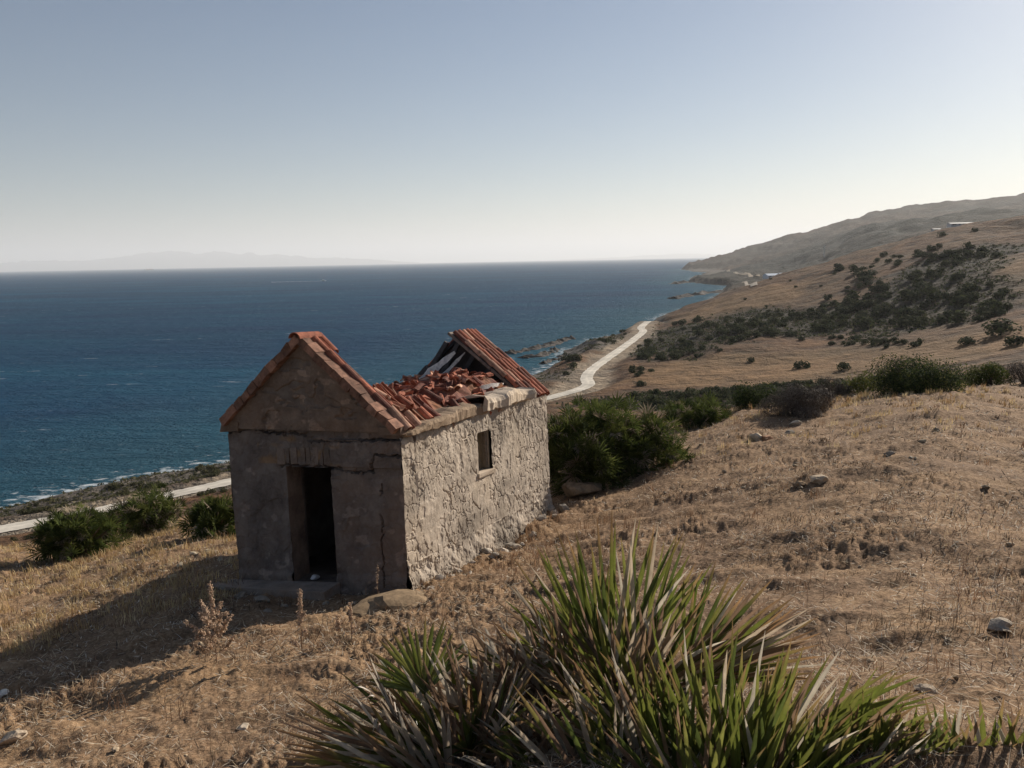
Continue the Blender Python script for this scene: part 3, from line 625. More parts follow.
# broken top edge of that wall: pale mortar bed under the eaves
def ledge(y0, y1, z0, seed, c, over=0.08, th=0.13, inner=0.55):
    """a rough bed of mortar: a front face and a top with broken edges"""
    Us = lin(y0, y1, 0.03); n_ = len(Us); prof = [(0.02, -th * .55), (over, -th * .40), (over, th * .15), (over * .6, th * .5), (-0.15, th * .62), (-0.35, th * .45), (-inner, th * .2)]; VV = []
    chip = over * 1.6 * np.clip(fbm(Us * 1.7, Us * 0, seed, 4, .65) + .1, -.25, .4); hz_ = th * 0.8 * fbm(Us * 1.3, Us * 0 + 3, seed + 1, 4, .6)
    for k, (o_, h_) in enumerate(prof): VV.append(HM(np.stack([HW + o_ + chip * (k in (1, 2, 3)) + 0.02 * fbm(Us * 9, Us * 0 + k, seed + 2, 3), Us, z0 + h_ + hz_ * (k > 1) + 0.025 * fbm(Us * 7, Us * 0 + k * 2, seed + 3, 3)], -1)))
    i = np.arange(n_ * len(prof)).reshape(len(prof), n_); q = np.stack([i[:-1, :-1], i[:-1, 1:], i[1:, 1:], i[1:, :-1]], -1).reshape(-1, 4); v = np.concatenate(VV); e0 = np.array([[0, n_, 2 * n_, 3 * n_], [3 * n_, 4 * n_, 5 * n_, 6 * n_], [n_ - 1, 2 * n_ - 1, 3 * n_ - 1, 4 * n_ - 1], [4 * n_ - 1, 5 * n_ - 1, 6 * n_ - 1, 7 * n_ - 1]])
    return v, np.concatenate([q, e0]), np.tile(c, (len(v), 1))
hm('eaves_ledge', [ledge(0.05, 2.7, 2.34, 1, (0.62, .52, .42), 0.06, 0.14)], M['wall_sun'], label='broken brown mortar bed under the near eaves')
hm('eaves_ledge', [ledge(2.55, 4.62, 2.40, 2, (1.25, 1.2, 1.12), 0.10, 0.20)], M['wall_sun'], label='broken pale mortar ledge along the far eaves')
# --- left wall, back wall and back gable
def relief_plain(U, W_): return 0.03 * fbm(U * 1.5, W_ * 1.5, 101, 4) - 0.012 * cell_joints(U, W_, 3.5, 41, 0.03)[0]
lw = wall_sheet(lin(HL, 0, 0.05), lin(-1.2, 2.34, 0.05), lambda U, W_, o: HM(np.stack([0 - o, U, W_], -1).reshape(-1, 3)), relief_plain)
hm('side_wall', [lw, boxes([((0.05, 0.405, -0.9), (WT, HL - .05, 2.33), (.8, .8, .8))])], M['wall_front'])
bw = wall_sheet(lin(HW, 0, 0.05), lin(-1.2, 2.34, 0.05), lambda U, W_, o: HM(np.stack([U, HL + o, W_], -1).reshape(-1, 3)), relief_plain)
hm('back_wall', [bw, boxes([((0.405, HL - WT, -0.9), (HW - 0.405, HL - .05, 2.33), (.7, .7, .7))]), tri_fix(prism(0.02, HW - 0.02, 2.331, 2.33 + HR - 0.05, HL - WT, HL - 0.02, (.36, .36, .38)))], M['wall_front'])  # gable tint dark and bluish: the shade inside the roof, painted in
hm('floor', [boxes([((WT, WT, -0.6), (HW - WT, HL - WT, 0.03), (.6, .55, .5))])], M['wall_front'])
hm('doorstep', [boxes([((-0.25, -0.42, -0.5), (1.95, -0.03, 0.03), (1.5, 1.48, 1.42)), ((DX0 + .01, -0.028, -0.5), (DX1 - .01, WT, 0.025), (.8, .75, .7))], jit=0.02)], M['wall_front'], label='low worn stone step before the doorway')

# --- roof
SLOPE = math.atan2(HR, HW / 2); RL = math.hypot(HR, HW / 2)
def roof_pt(side, s, y, up=0.0):
    """side -1 left / +1 right; s metres down the slope from the ridge"""
    x = HW / 2 + side * s * math.cos(SLOPE); z = HE + HR + 0.05 - s * math.sin(SLOPE)
    return np.array([x + side * up * math.sin(SLOPE), y, z + up * math.cos(SLOPE)])
def clay(): 
    k = rng.random(); base = np.array([0.31, 0.105, 0.06]) if k < .55 else (np.array([0.44, 0.25, 0.165]) if k < .75 else np.array([0.17, 0.065, 0.045]))
    return base * rng.uniform(0.65, 1.2)
def barrel(L=0.42, r0=0.085, r1=0.07, th=0.014, seg=7, arc=math.pi * 0.92, crop=(1.0, 1.0)):
    """a half-round clay tile along +Y, crown up"""
    P = []
    for (yy, r) in ((-L / 2, r0), (L / 2, r1)):
        for rr in (r, r - th):
            for k in range(seg + 1):
                a = -arc / 2 + arc * k / seg * crop[0]; P.append((math.sin(a) * rr, yy * crop[1], math.cos(a) * rr - r * 0.55))
    n1 = seg + 1; Fs = []
    for k in range(seg):
        a, b = k, k + 1
        Fs += [(a, b, 2 * n1 + b, 2 * n1 + a), (n1 + b, n1 + a, 3 * n1 + a, 3 * n1 + b), (b, a, n1 + a, n1 + b), (2 * n1 + a, 2 * n1 + b, 3 * n1 + b, 3 * n1 + a)]
    Fs += [(0, 2 * n1, 3 * n1, n1), (seg, n1 + seg, 3 * n1 + seg, 2 * n1 + seg)]
    return np.array(P), Fs
def tile_at(buf, c, axis, normal, jit=0.0, flip=False, L=0.42, crop=(1, 1), r=0.085, T=HM):
    Y = axis / np.linalg.norm(axis) + rng.normal(0, jit, 3); Y /= np.linalg.norm(Y); Z = normal - Y * (normal @ Y) + rng.normal(0, jit, 3) * .5; Z -= Y * (Z @ Y); Z /= np.linalg.norm(Z); X = np.cross(Y, Z)
    if flip: X, Z = -X, -Z
    P, Fs = barrel(L, r, r * 0.82, crop=crop); W_ = P @ np.stack([X, Y, Z]) + c
    buf.add(T(W_) if T else W_, Fs, clay())
def tile_field(buf, side, s0, s1, y0, y1, jit=0.02, keep=1.0, sag=0.0, lift=0.0):
    TL = 0.42 if jit < .06 else 0.30
    ax = roof_pt(side, 0, 0) - roof_pt(side, 1, 0); nn = roof_pt(side, 0, 0, 1) - roof_pt(side, 0, 0)
    y = y0 + 0.08
    while y < y1 - 0.02:
        s = s1 - 0.17
        while s > s0 - 0.02:
            if rng.random() < keep:
                tile_at(buf, roof_pt(side, s, y + 0.085, 0.02 + lift) - np.array([0, 0, sag * rng.random()]), ax + nn * 0.05, nn, jit, True, L=TL)
            if rng.random() < keep:
                tile_at(buf, roof_pt(side, s, y, 0.075 + lift) - np.array([0, 0, sag * rng.random()]), ax + nn * 0.05, nn, jit, L=TL * (1 if jit < .06 else rng.uniform(.7, 1.2)))
            s -= 0.32
        y += 0.175
def deck(side, s0, s1, y0, y1, th=0.05, c=(0.3, .25, .2), n=8, up=0.0):
    L = []
    e = np.linspace(s0, s1, n + 1)
    Vs, Fs, Cs = [], [], []
    for k in range(n):
        a0, a1 = e[k], e[k + 1] - 0.008
        P = np.array([roof_pt(side, a, yy, u) for a in (a0, a1) for yy in (y0, y1) for u in (-th - 0.03 + up, -0.03 + up)])
        Vs.append(HM(P)); Fs.append(np.array([(0, 1, 3, 2), (4, 6, 7, 5), (0, 4, 5, 1), (2, 3, 7, 6), (0, 2, 6, 4), (1, 5, 7, 3)]) + 8 * k); Cs.append(np.tile(np.array(c) * rng.uniform(.7, 1.3), (8, 1)))
    return np.concatenate(Vs), np.concatenate(Fs), np.concatenate(Cs)
EV = RL - 0.01     # slope length to the eaves edge
# the back strip that still stands
back = Buf(); tile_field(back, 1, 0.19, EV + 0.04, 4.62, HL + 0.14, 0.03, 1.0, 0.02, -0.10); tile_field(back, -1, 0.19, EV + 0.1, 5.12, HL + 0.10, 0.02, 1, 0.02, -0.10)
rf = link('roof', back.mesh('roof', M['tile']), hut); rf['label'] = 'surviving strip of red barrel tiles over the far gable'
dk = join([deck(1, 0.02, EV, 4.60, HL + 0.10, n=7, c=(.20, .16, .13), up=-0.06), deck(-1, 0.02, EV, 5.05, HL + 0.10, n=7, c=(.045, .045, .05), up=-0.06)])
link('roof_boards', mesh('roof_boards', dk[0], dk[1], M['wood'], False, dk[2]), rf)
# tiles left along the front gable and over the near eaves
fb = Buf(); tile_field(fb, 1, 0.22, EV + 0.04, 0.02, 0.24, 0.03); fl = Buf(); tile_field(fl, -1, 0.1, EV - 0.02, 0.0, 0.38, 0.02); rf3 = link('roof', fl.mesh('roof', M['tile']), hut); rf3['label'] = 'narrow row of tiles on the seaward slope behind the front gable'
fb2 = Buf(); tile_field(fb2, 1, 1.40, EV + 0.02, 0.30, 1.7, 0.17, 0.62, 0.12, -0.05); tile_field(fb2, 1, 1.66, EV - 0.02, 1.7, 2.45, 0.2, 0.5, 0.12, -0.05)
tile_field(fb2, 1, 1.05, 1.4, 0.38, 1.1, 0.10, 0.6, 0.12, -0.08)
rf2 = link('roof', fb.mesh('roof', M['tile']), hut); rf2['label'] = 'strip of red tiles behind the sunny edge of the front gable'
rf4 = link('roof', fb2.mesh('roof', M['tile']), hut); rf4['label'] = 'disordered red tiles over the near eaves'
dk2 = join([deck(1, 0.02, EV - 0.02, -0.02, 0.40, n=6, c=(.25, .2, .16)), deck(-1, 0.02, EV, -0.02, 0.40, n=6, c=(.25, .2, .16))])
link('roof_boards', mesh('roof_boards', dk2[0], dk2[1], M['wood'], False, dk2[2]), rf2)
# sloping brick verge along the front gable
vg = Buf()
for sd_ in (-1, 1):
    e = np.linspace(0.0, EV + (0.03 if sd_ > 0 else -0.06), 12)
    for a, b in zip(e[:-1], e[1:]):
        P = np.array([roof_pt(sd_, q, yy, u) for q in (a, b - 0.006) for yy in (-0.17, 0.03) for u in (-0.06, 0.06)]) + rng.normal(0, 0.009, (8, 3))
        vg.add(HM(P), [(0, 1, 3, 2), (4, 6, 7, 5), (0, 4, 5, 1), (2, 3, 7, 6), (0, 2, 6, 4), (1, 5, 7, 3)], np.array((0.24, 0.125, 0.082)) * rng.uniform(.6, 1.35))
rv = link('verge', vg.mesh('verge', M['tile']), hut); rv['label'] = 'sloping terracotta verge of the front gable'
rb = Buf(); tile_at(rb, np.array([HW / 2, 0.06, HE + HR + 0.10]), np.array([0, 1.0, 0.0]), np.array([0, 0, 1.0]), 0.01, r=0.105, L=0.56)
tile_at(rb, np.array([HW / 2 + 0.16, 0.34, HE + HR - 0.03]), np.array([-0.6, 0.1, 0.45]), np.array([0.3, 0, 1.0]), 0.03, r=0.09, L=0.4)
rt = link('ridge_tile', rb.mesh('ridge_tile', M['tile']), hut); rt['label'] = 'pale ridge tile left on the front apex'
# the fallen roof: a heap of broken clay and earth lying at eaves height
def heap_z(x, y):
    e = np.clip(np.minimum(np.minimum(x - 0.15, HW - 0.12 - x) / 0.5, 1), 0, 1)
    f = sstep(5.3, 4.3, y) * sstep(-0.2, 0.5, y)
    return 2.22 + e * f * (0.40 + 0.16 * sstep(2.6, 3.6, y) * sstep(0.3, 2.0, x)) + 0.14 * fbm(x * 2.2, y * 2.2, 201, 4) * e
hx, hy = np.meshgrid(lin(0.12, HW - 0.1, 0.06), lin(0.38, HL - WT, 0.06)); hzv = heap_z(hx, hy) + 0.05 * fbm(hx * 9, hy * 9, 203, 3)
i2 = np.arange(hx.size).reshape(hx.shape); q2 = np.stack([i2[:-1, :-1], i2[:-1, 1:], i2[1:, 1:], i2[1:, :-1]], -1).reshape(-1, 4)
tn = np.stack([0.21 + 0.1 * fbm(hx * 3, hy * 3, 205, 3), 0.085 + 0.05 * fbm(hx * 3, hy * 3, 205, 3), 0.052 + 0.03 * fbm(hx * 3, hy * 3, 206, 3)], -1).reshape(-1, 3)
hp = link('rubble', mesh('rubble', HM(np.stack([hx, hy, hzv], -1).reshape(-1, 3)), q2, M['tile'], False, tn), hut); hp['label'] = 'heap of crushed tile and earth where the roof fell in'
# fallen rafters inside, against the back gable
for k, (xa, za, xb, zb, yy) in enumerate([(0.55, 2.5, 1.25, 3.42, 5.02), (0.95, 2.5, 1.6, 3.5, 4.98), (1.35, 2.45, 1.95, 3.3, 5.03), (0.25, 2.45, 0.8, 2.95, 5.0), (1.85, 2.5, 2.3, 3.0, 5.0)]):
    b_ = Buf(); d_ = np.array([xb - xa, 0, zb - za]); d_ /= np.linalg.norm(d_); nn_ = np.array([-d_[2], 0, d_[0]])
    P = np.array([p + nn_ * q + np.array([0, yy + u, 0]) for p in (np.array([xa, 0, za]), np.array([xb, 0, zb])) for q in (-.045, .045) for u in (-.04, .04)])
    b_.add(HM(P), [(0, 1, 3, 2), (4, 6, 7, 5), (0, 4, 5, 1), (2, 3, 7, 6), (0, 2, 6, 4), (1, 5, 7, 3)], (.075, .07, .07)); link('rafter', b_.mesh('rafter', M['wood']), hut)
# loose broken tiles: each one a thing
tiles_me = []
for k in range(9):
    b_ = Buf(); P, Fs = barrel(rng.uniform(0.13, 0.32), 0.085, 0.075, crop=(rng.uniform(0.45, 1.0), 1.0)); b_.add(P + rng.normal(0, .004, P.shape), Fs, clay() * 1.1); tiles_me.append(b_.mesh('broken_tile', M['tile']))
Hz = lambda x, y: HM([[x, y, heap_z(np.array(x), np.array(y)) + 0.045]])[0] + HO
for k in range(210):
    x = rng.uniform(0.4, HW - 0.12); y = rng.uniform(0.5, 4.75) if k > 40 else rng.uniform(2.4, 4.7)
    if k % 3 == 0: x = rng.uniform(2.0, HW - 0.1)
    o = link('broken_tile', tiles_me[k % 9], None, Hz(x, y)); o.rotation_euler = (rng.normal(0, .4) + (math.pi if rng.random() < .25 else 0), rng.normal(0.0, .45), rng.uniform(0, 6.28))
    tag(o, 'broken red clay tile loose in the collapsed roof of the hut', 'roof tile', 'broken roof tiles heaped in the hut')
def plank(name, label, a, b, wd, th, col, bend=0.0, tipw=0.3):
    a, b = HM([a])[0] + HO, HM([b])[0] + HO; L = np.linalg.norm(b - a); ts = np.linspace(0, 1, 9); d = (b - a) / L; s_ = np.cross(d, np.array([0.35, -0.9, 0.15])); s_ /= np.linalg.norm(s_); n_ = np.cross(s_, d); Vv = []
    for t in ts:
        ww = wd * (1 - (1 - tipw) * abs(2 * t - 1) ** 3) * (1 + 0.15 * rng.normal()); c0 = d * L * t + n_ * bend * 4 * t * (1 - t)
        Vv += [c0 - s_ * ww / 2 - n_ * th / 2, c0 + s_ * ww / 2 - n_ * th / 2, c0 + s_ * ww / 2 + n_ * th / 2, c0 - s_ * ww / 2 + n_ * th / 2]
    Fs = [(0, 3, 2, 1), (32, 33, 34, 35)]
    for k in range(8): Fs += [(4 * k + j, 4 * k + (j + 1) % 4, 4 * k + 4 + (j + 1) % 4, 4 * k + 4 + j) for j in range(4)]
    b_ = Buf(); b_.add(Vv, Fs, col); return tag(link(name, b_.mesh(name, M['wood']), None, a), label, 'plank')
plank('plank', 'wide pale splintered board leaning against the far gable inside the roof', (1.02, 4.1, 2.66), (1.55, 4.75, 3.22), 0.15, 0.03, (0.78, 0.74, 0.68))  # pale boards, whitened further to stand for sunlight on them
plank('plank', 'narrow pale lath behind the wide splintered board in the roof', (1.32, 4.35, 2.66), (1.72, 4.85, 3.2), 0.07, 0.025, (0.72, 0.68, 0.62))
plank('plank', 'short pale stick lying at the near end of the tile heap', (0.9, 2.5, 2.66), (1.05, 3.1, 2.72), 0.08, 0.03, (0.6, 0.55, 0.48))
plank('plank', 'curved pale strip on the tile heap by the mortar ledge', (2.45, 3.3, 2.60), (2.75, 4.3, 2.62), 0.07, 0.03, (0.60, 0.57, 0.54), 0.10)
# ------------------------------------------------------------------ plants
def unit(v): return v / (np.linalg.norm(v, axis=-1, keepdims=True) + 1e-9)
def leaf_quads(P, Nrm, L, Wd, up=0.3):
    """pointed leaf (a kite of 4 corners) at each P, lying across Nrm"""
    n_ = len(P); t = unit(rng.normal(0, 1, (n_, 3)) + np.array([0, 0, up])); t = unit(t - Nrm * (t * Nrm).sum(1, keepdims=True)); b = np.cross(Nrm, t)
    L = np.asarray(L).reshape(-1, 1) * np.ones((n_, 1)); Wd = np.asarray(Wd).reshape(-1, 1) * np.ones((n_, 1))
    V = np.stack([P - t * L * .5, P + b * Wd * .5, P + t * L * .5, P - b * Wd * .5], 1).reshape(-1, 3)
    return V, np.arange(4 * n_).reshape(-1, 4)
def lobes(n, rx, ry, rz, flat=0.35):
    out = []
    for k in range(n):
        a = rng.uniform(0, 6.283); q = math.sqrt(rng.random()) * 0.72; h = rng.uniform(0.05, 0.62) * (1 - 0.55 * q)
        out.append((q * rx * math.cos(a), q * ry * math.sin(a), rz * (h + 0.12), rng.uniform(0.30, 0.48)))
    out.append((0, 0, rz * 0.45, 0.55)); return np.array(out)
def foliage(n, rx, ry, rz, leaf, cols, nl=11, seedless=0, thin=0.5, shell=0.55):
    lb = lobes(nl, rx, ry, rz); k = rng.integers(0, len(lb), n); d = unit(rng.normal(0, 1, (n, 3)) + np.array([0, 0, 0.25]))
    q = lb[k]; rad = rng.uniform(shell, 1.06, (n, 1)) ** 0.8
    P = q[:, :3] + d * rad * q[:, 3:4] * np.array([rx, ry, rz * 0.95]); P[:, 2] = np.abs(P[:, 2])
    N_ = unit(d + rng.normal(0, 0.55, (n, 3)))
    V, Fq = leaf_quads(P, N_, leaf * rng.uniform(0.6, 1.4, n), leaf * thin * rng.uniform(0.7, 1.3, n))
    c = np.asarray(cols); ci = c[rng.integers(0, len(c), n)] * rng.uniform(0.7, 1.3, (n, 1)) * (0.8 + 0.4 * _hash(k.astype(float), k * 0.0, 5))[:, None]
    return V, Fq, np.repeat(ci, 4, 0)
def tube(P, R, seg=5):
    P = np.asarray(P, float); V = []; Fs = []
    for i, (p, r) in enumerate(zip(P, R)):
        t = unit(P[min(i + 1, len(P) - 1)] - P[max(i - 1, 0)]); a = unit(np.cross(t, [0.31, 0.17, 0.93] if abs(t[2]) < 0.9 else [1.0, 0.2, 0])); b = np.cross(t, a)
        for k in range(seg): V.append(p + r * (a * math.cos(6.283 * k / seg) + b * math.sin(6.283 * k / seg)))
    for i in range(len(P) - 1):
        for k in range(seg): Fs.append((i * seg + k, i * seg + (k + 1) % seg, (i + 1) * seg + (k + 1) % seg, (i + 1) * seg + k))
    return np.array(V), Fs
def stems_mesh(n, rx, ry, rz, r0, col=(0.13, 0.10, 0.075)):
    b = Buf()
    for k in range(n):
        a = rng.uniform(0, 6.283); q = rng.uniform(0.2, 0.75); e = np.array([q * rx * math.cos(a), q * ry * math.sin(a), rz * rng.uniform(.45, .8)])
        m_ = e * np.array([.35, .35, .5]) + rng.normal(0, .06, 3) * rz; P = [np.array([0, 0, -0.15 * rz]) + rng.normal(0, .03, 3) * rx * np.array([1, 1, 0]), m_, e]
        V, Fs = tube(P, [r0, r0 * .7, r0 * .25]); b.add(V, Fs, np.array(col) * rng.uniform(.7, 1.3))
    return b.mesh('stem', M['bark'])
GREEN = [(0.046, 0.064, 0.020), (0.062, 0.082, 0.024), (0.036, 0.054, 0.017), (0.085, 0.10, 0.03)]
DKGRN = [(0.030, 0.045, 0.020), (0.042, 0.056, 0.026), (0.055, 0.066, 0.032), (0.026, 0.036, 0.020)]
YGRN = [(0.12, 0.125, 0.035), (0.09, 0.105, 0.030), (0.15, 0.145, 0.05), (0.06, 0.08, 0.024)]
TWIG = [(0.16, 0.125, 0.095), (0.12, 0.095, 0.075), (0.20, 0.165, 0.13), (0.085, 0.068, 0.055)]
def place_px(px, py, rmin=3.0):
    return ground_px(px, py, rmin)
def shrub(name, label, cat, px0, px1, pyt, pyb, cols, n=2600, leaf=0.07, rmin=8, group=None, dist=None, nl=12, thin=0.5, mat='leaf', yratio=1.0):
    """a leafy shrub filling the photo box px0..px1, pyt..pyb, standing on the ground under its base"""
    pc = (px0 + px1) / 2
    if dist: d = ray(pc, pyb); g = d * (dist / math.hypot(d[0], d[1])); g[2] = gz(g[0], g[1])
    else: g = place_px(pc, pyb - 1, rmin)
    r = np.linalg.norm(g); wd = (px1 - px0) / F * r * 1.10; wd *= 1 + .35 * wd * yratio / r; h = (pyb - pyt) / F * r * 1.05
    ry = wd / 2 * yratio; g = g + np.array([g[0], g[1], 0]) / math.hypot(g[0], g[1]) * ry * 0.7; g[2] = min(g[2], gz(g[0], g[1])) - 0.05
    h = h + max(0, (at_y(pc, pyb, g[1])[2] - g[2]) * 0.6)
    t = thing(name, label, cat, tuple(g), 0, group)
    V, Fq, c = foliage(n, wd / 2, ry, h, leaf, cols, nl, thin=thin)
    link('foliage', mesh('foliage', V, Fq, M[mat], False, c), t)
    link('stem', stems_mesh(9, wd / 2, ry, h, 0.02 + 0.008 * wd), t); return t
def fan(buf, P, axis, face, R, n, spread, col, tipcol, wbl=0.03, droop=0.15):
    """one small fan leaf of simple tapering blades"""
    Z = unit(axis); X = unit(np.cross(face, Z)); Y = np.cross(Z, X); V = []; Fs = []; c = []
    for k in range(n):
        a = -spread / 2 + spread * k / (n - 1) + rng.normal(0, .04); d = X * math.sin(a) + Z * math.cos(a); s_ = X * math.cos(a) - Z * math.sin(a); L = R * rng.uniform(.8, 1.1) * (1 - 0.18 * abs(a) / (spread / 2))
        i = len(V); tip = P + d * L + Y * rng.normal(0, .08) * L - np.array([0, 0, droop * L * rng.random()])
        V += [P + d * L * .08, P + d * L * .5 + s_ * wbl, tip, P + d * L * .5 - s_ * wbl]; Fs.append((i, i + 1, i + 2, i + 3)); q = rng.uniform(.75, 1.25)
        c += [np.array(col) * q * .8, np.array(col) * q, np.array(tipcol) * q, np.array(col) * q]
    buf.add(V, Fs, np.array(c))
def palm_bush(label, px0, px1, pyt, pyb, nfan=420, R=0.32, rmin=8, dead=0.12, dist=None, yratio=1.0, wbl=0.017, deep=0.7):
    pc = (px0 + px1) / 2
    if dist: d = ray(pc, pyb); g = d * (dist / math.hypot(d[0], d[1])); g[2] = gz(g[0], g[1])
    else: g = place_px(pc, pyb - 1, rmin)
    r = np.linalg.norm(g); wd = (px1 - px0) / F * r * 1.12; wd *= 1 + deep * wd * .5 * yratio / r; h = (pyb - pyt) / F * r
    ry = wd / 2 * yratio; g = g + np.array([g[0], g[1], 0]) / math.hypot(g[0], g[1]) * ry * deep; g[2] = min(g[2], gz(g[0], g[1])) - 0.05
    h += max(0, (at_y(pc, pyb, g[1])[2] - g[2]) * 0.6)
    t = thing('palm_bush', label, 'palm bush', tuple(g)); b = Buf(); lb = lobes(14, wd / 2 - R * .4, ry - R * .4, h - R * .5)
    for k in range(nfan):
        q = lb[rng.integers(0, len(lb))]; d = unit(rng.normal(0, 1, 3) + np.array([0, 0, .35])); P = q[:3] + d * rng.uniform(.45, 1.0) * q[3] * np.array([wd / 2, ry, h * .9]); P[2] = abs(P[2])
        dd = rng.random() < dead; col = np.array((0.26, 0.21, 0.15) if dd else GREEN[rng.integers(0, 4)]) * rng.uniform(.75, 1.3); tip = np.array((0.34, 0.28, 0.2)) if dd else col * 1.35 + np.array((0.03, 0.02, 0))
        ax = unit(d + np.array([0, 0, .55 if not dd else -.4]) + rng.normal(0, .3, 3)); fan(b, P, ax, unit(rng.normal(0, 1, 3) + d), R * rng.uniform(.75, 1.25), 11, math.radians(rng.uniform(150, 230)), col, tip, wbl)
    link('foliage', b.mesh('foliage', M['leaf']), t); link('stem', stems_mesh(8, wd / 2, ry, h, 0.05, (0.10, 0.075, 0.05)), t); return t
palm_bush('big dark fan palm bush hiding the far corner of the hut', 524, 682, 389, 489, 1300, 0.34, dist=17.6, deep=0.75, yratio=0.8)
palm_bush('low dark green fan palm bush right of the biggest one behind the hut', 660, 732, 396, 427, 300, 0.30, dist=24.5)
palm_bush('big dark fan palm bush on the slope at the left edge', 46, 128, 519, 570, 460, 0.30, dist=20.5)
palm_bush('bright green fan palm bush with pale dead leaves above the white road', 114, 186, 490, 536, 420, 0.32, dist=23.5, dead=0.22)
palm_bush('fan palm bush in the shade against the left wall of the hut', 184, 244, 496, 544, 320, 0.30, dist=18.5, dead=0.15)
shrub('shrub', 'dark green shrub standing between the low fan palm bush and the grey bush', 'shrub', 731, 776, 389, 418, DKGRN + GREEN, 4500, 0.07, dist=26.5)
shrub('shrub', 'yellowish green low shrub just behind the grey twiggy bush', 'shrub', 776, 838, 386, 402, YGRN, 1800, 0.08, dist=34)
shrub('twiggy_bush', 'grey leafless twiggy bush on the crest by the pale stones', 'bush', 757, 832, 397, 429, TWIG, 15000, 0.13, dist=23.5, thin=0.10, nl=8, mat='bark')
shrub('twiggy_bush', 'smaller brown twiggy bush behind the grey one', 'bush', 813, 850, 384, 404, TWIG, 5000, 0.11, dist=30, thin=0.12, mat='bark')
shrub('shrub', 'small yellow green shrub left of the big round one', 'shrub', 845, 880, 377, 400, YGRN, 1800, 0.07, dist=30)
shrub('shrub', 'big round dark green shrub topping the crest on the right', 'shrub', 879, 956, 356, 397, YGRN + DKGRN + GREEN + DKGRN, 17000, 0.075, dist=28, nl=34)
shrub('shrub', 'dark shrub peeping out behind the big round one', 'shrub', 938, 970, 360, 380, DKGRN, 1300, 0.09, dist=40)
shrub('shrub', 'low spreading green shrub near the right edge', 'shrub', 968, 1012, 363, 384, YGRN + GREEN, 5000, 0.075, dist=33)
shrub('twiggy_bush', 'brown twiggy bush cut off by the right edge', 'bush', 1003, 1046, 365, 385, TWIG, 5000, 0.11, dist=34, thin=0.14, mat='bark')

# far shrubs: a few kinds of crown, copied; every one an object
def far_crown(cols, n, seed):
    V, Fq, c = foliage(n, 0.5, 0.5, 0.62, 0.13, cols, 9, thin=0.7, shell=0.7); return mesh('shrub_crown', V, Fq, M['leaf'], False, c)
DK2 = [tuple(np.array(c) * 0.8) for c in DKGRN]
DKGRN = [(0.040, 0.052, 0.022), (0.055, 0.064, 0.028), (0.070, 0.074, 0.034), (0.032, 0.040, 0.020)]
crowns = [far_crown(DKGRN, 360, 0), far_crown(DK2, 360, 1), far_crown(DKGRN + GREEN[:1], 360, 2), far_crown(DK2 + DKGRN, 360, 3), far_crown(DKGRN + YGRN[3:], 360, 4)]
OLIVE = [(0.095, 0.088, 0.042), (0.07, 0.07, 0.034), (0.13, 0.115, 0.06), (0.05, 0.055, 0.028)]
olive = [far_crown(OLIVE, 360, 6), far_crown(OLIVE + DKGRN, 360, 7), far_crown(OLIVE, 360, 8)]
def far_shrub(name, label, group, px, py, size, hmul=None):
    size *= 1.0 if 'coast' in name else 1.12
    g = ground_px(px, py, 75)
    for _ in range(6):
        if seg_dist(g[0:1], g[1:2], road[:, :2])[0][0] > 4 + size * .6: break
        g = ground_px(px + rng.normal(0, 9), py + rng.normal(0, 4), 75)
    else: return
    m_ = (olive if name == 'coast_shrub' else crowns)[rng.integers(0, 3 if name == 'coast_shrub' else 5)]; o = link(name, m_, None, g - np.array([0, 0, 0.06 * size]), rng.uniform(0, 6.28), (size * rng.uniform(.85, 1.35), size * rng.uniform(.85, 1.2), size * (hmul or rng.uniform(.75, 1.05))))
    return tag(o, label, 'shrub', group)
def cluster(name, label, group, cx, cyy, rx, ry, n_, s0, s1):
    for k in range(n_):
        a = rng.uniform(0, 6.283); q = math.sqrt(rng.random()); far_shrub(name, label, group, cx + rx * q * math.cos(a), cyy + ry * q * math.sin(a), rng.uniform(s0, s1))
hl = ('hillside_shrub', 'dark green shrub on the brown hillside beyond the valley', 'shrubs across the hillside')
for a in ((655,347,38,16,30,1.8,3.6),(715,331,48,13,34,2.4,4.4),(785,325,52,12,30,2.6,4.6),(848,313,42,17,38,3.2,5.6),(868,290,26,14,16,3,5),(858,272,24,9,10,2.5,4.5),(905,259,30,7,12,2.4,4.2),(958,256,42,11,22,3,4.6),(938,292,36,20,24,3.5,6),(985,300,25,24,14,2.4,4.5),(925,321,38,7,14,3.4,5.4),(895,344,32,6,16,1.2,2.4),(820,296,90,26,22,1.2,2.4),(700,353,38,5,10,1.4,2.6),(830,341,40,5,10,1.2,2.6)):
    cluster(*hl, *a)
vl = ('valley_shrub', 'green shrub in the dark band of scrub along the valley floor', 'shrubs along the valley floor')
for a in ((668,400,36,7,26,1.7,2.9),(735,397,48,6,34,1.7,3.0),(805,390,42,7,28,1.7,3.0),(860,384,40,5,14,1.6,2.6)): cluster(*vl, *a)
rl = ('roadside_shrub', 'dark shrub beside the pale track down by the shore', 'shrubs beside the track')
for a in ((640,372,14,5,6,1.6,2.8),(650,357,14,5,9,1.8,3.2),(575,366,12,7,8,2.0,3.6),(610,340,26,3,8,1.6,2.8)): cluster(*rl, *a)
cl = ('coast_shrub', 'low green shrub between the white road and the sea', 'low shrubs on the shore below the road')
for a in ((40,516,50,5,16,0.8,1.5),(150,490,45,7,20,0.9,1.9),(215,472,25,6,14,0.9,1.9)): cluster(*cl, *a)
il = ('coast_shrub', 'round shrub on the uphill edge of the white road at left', 'shrubs uphill of the white road')
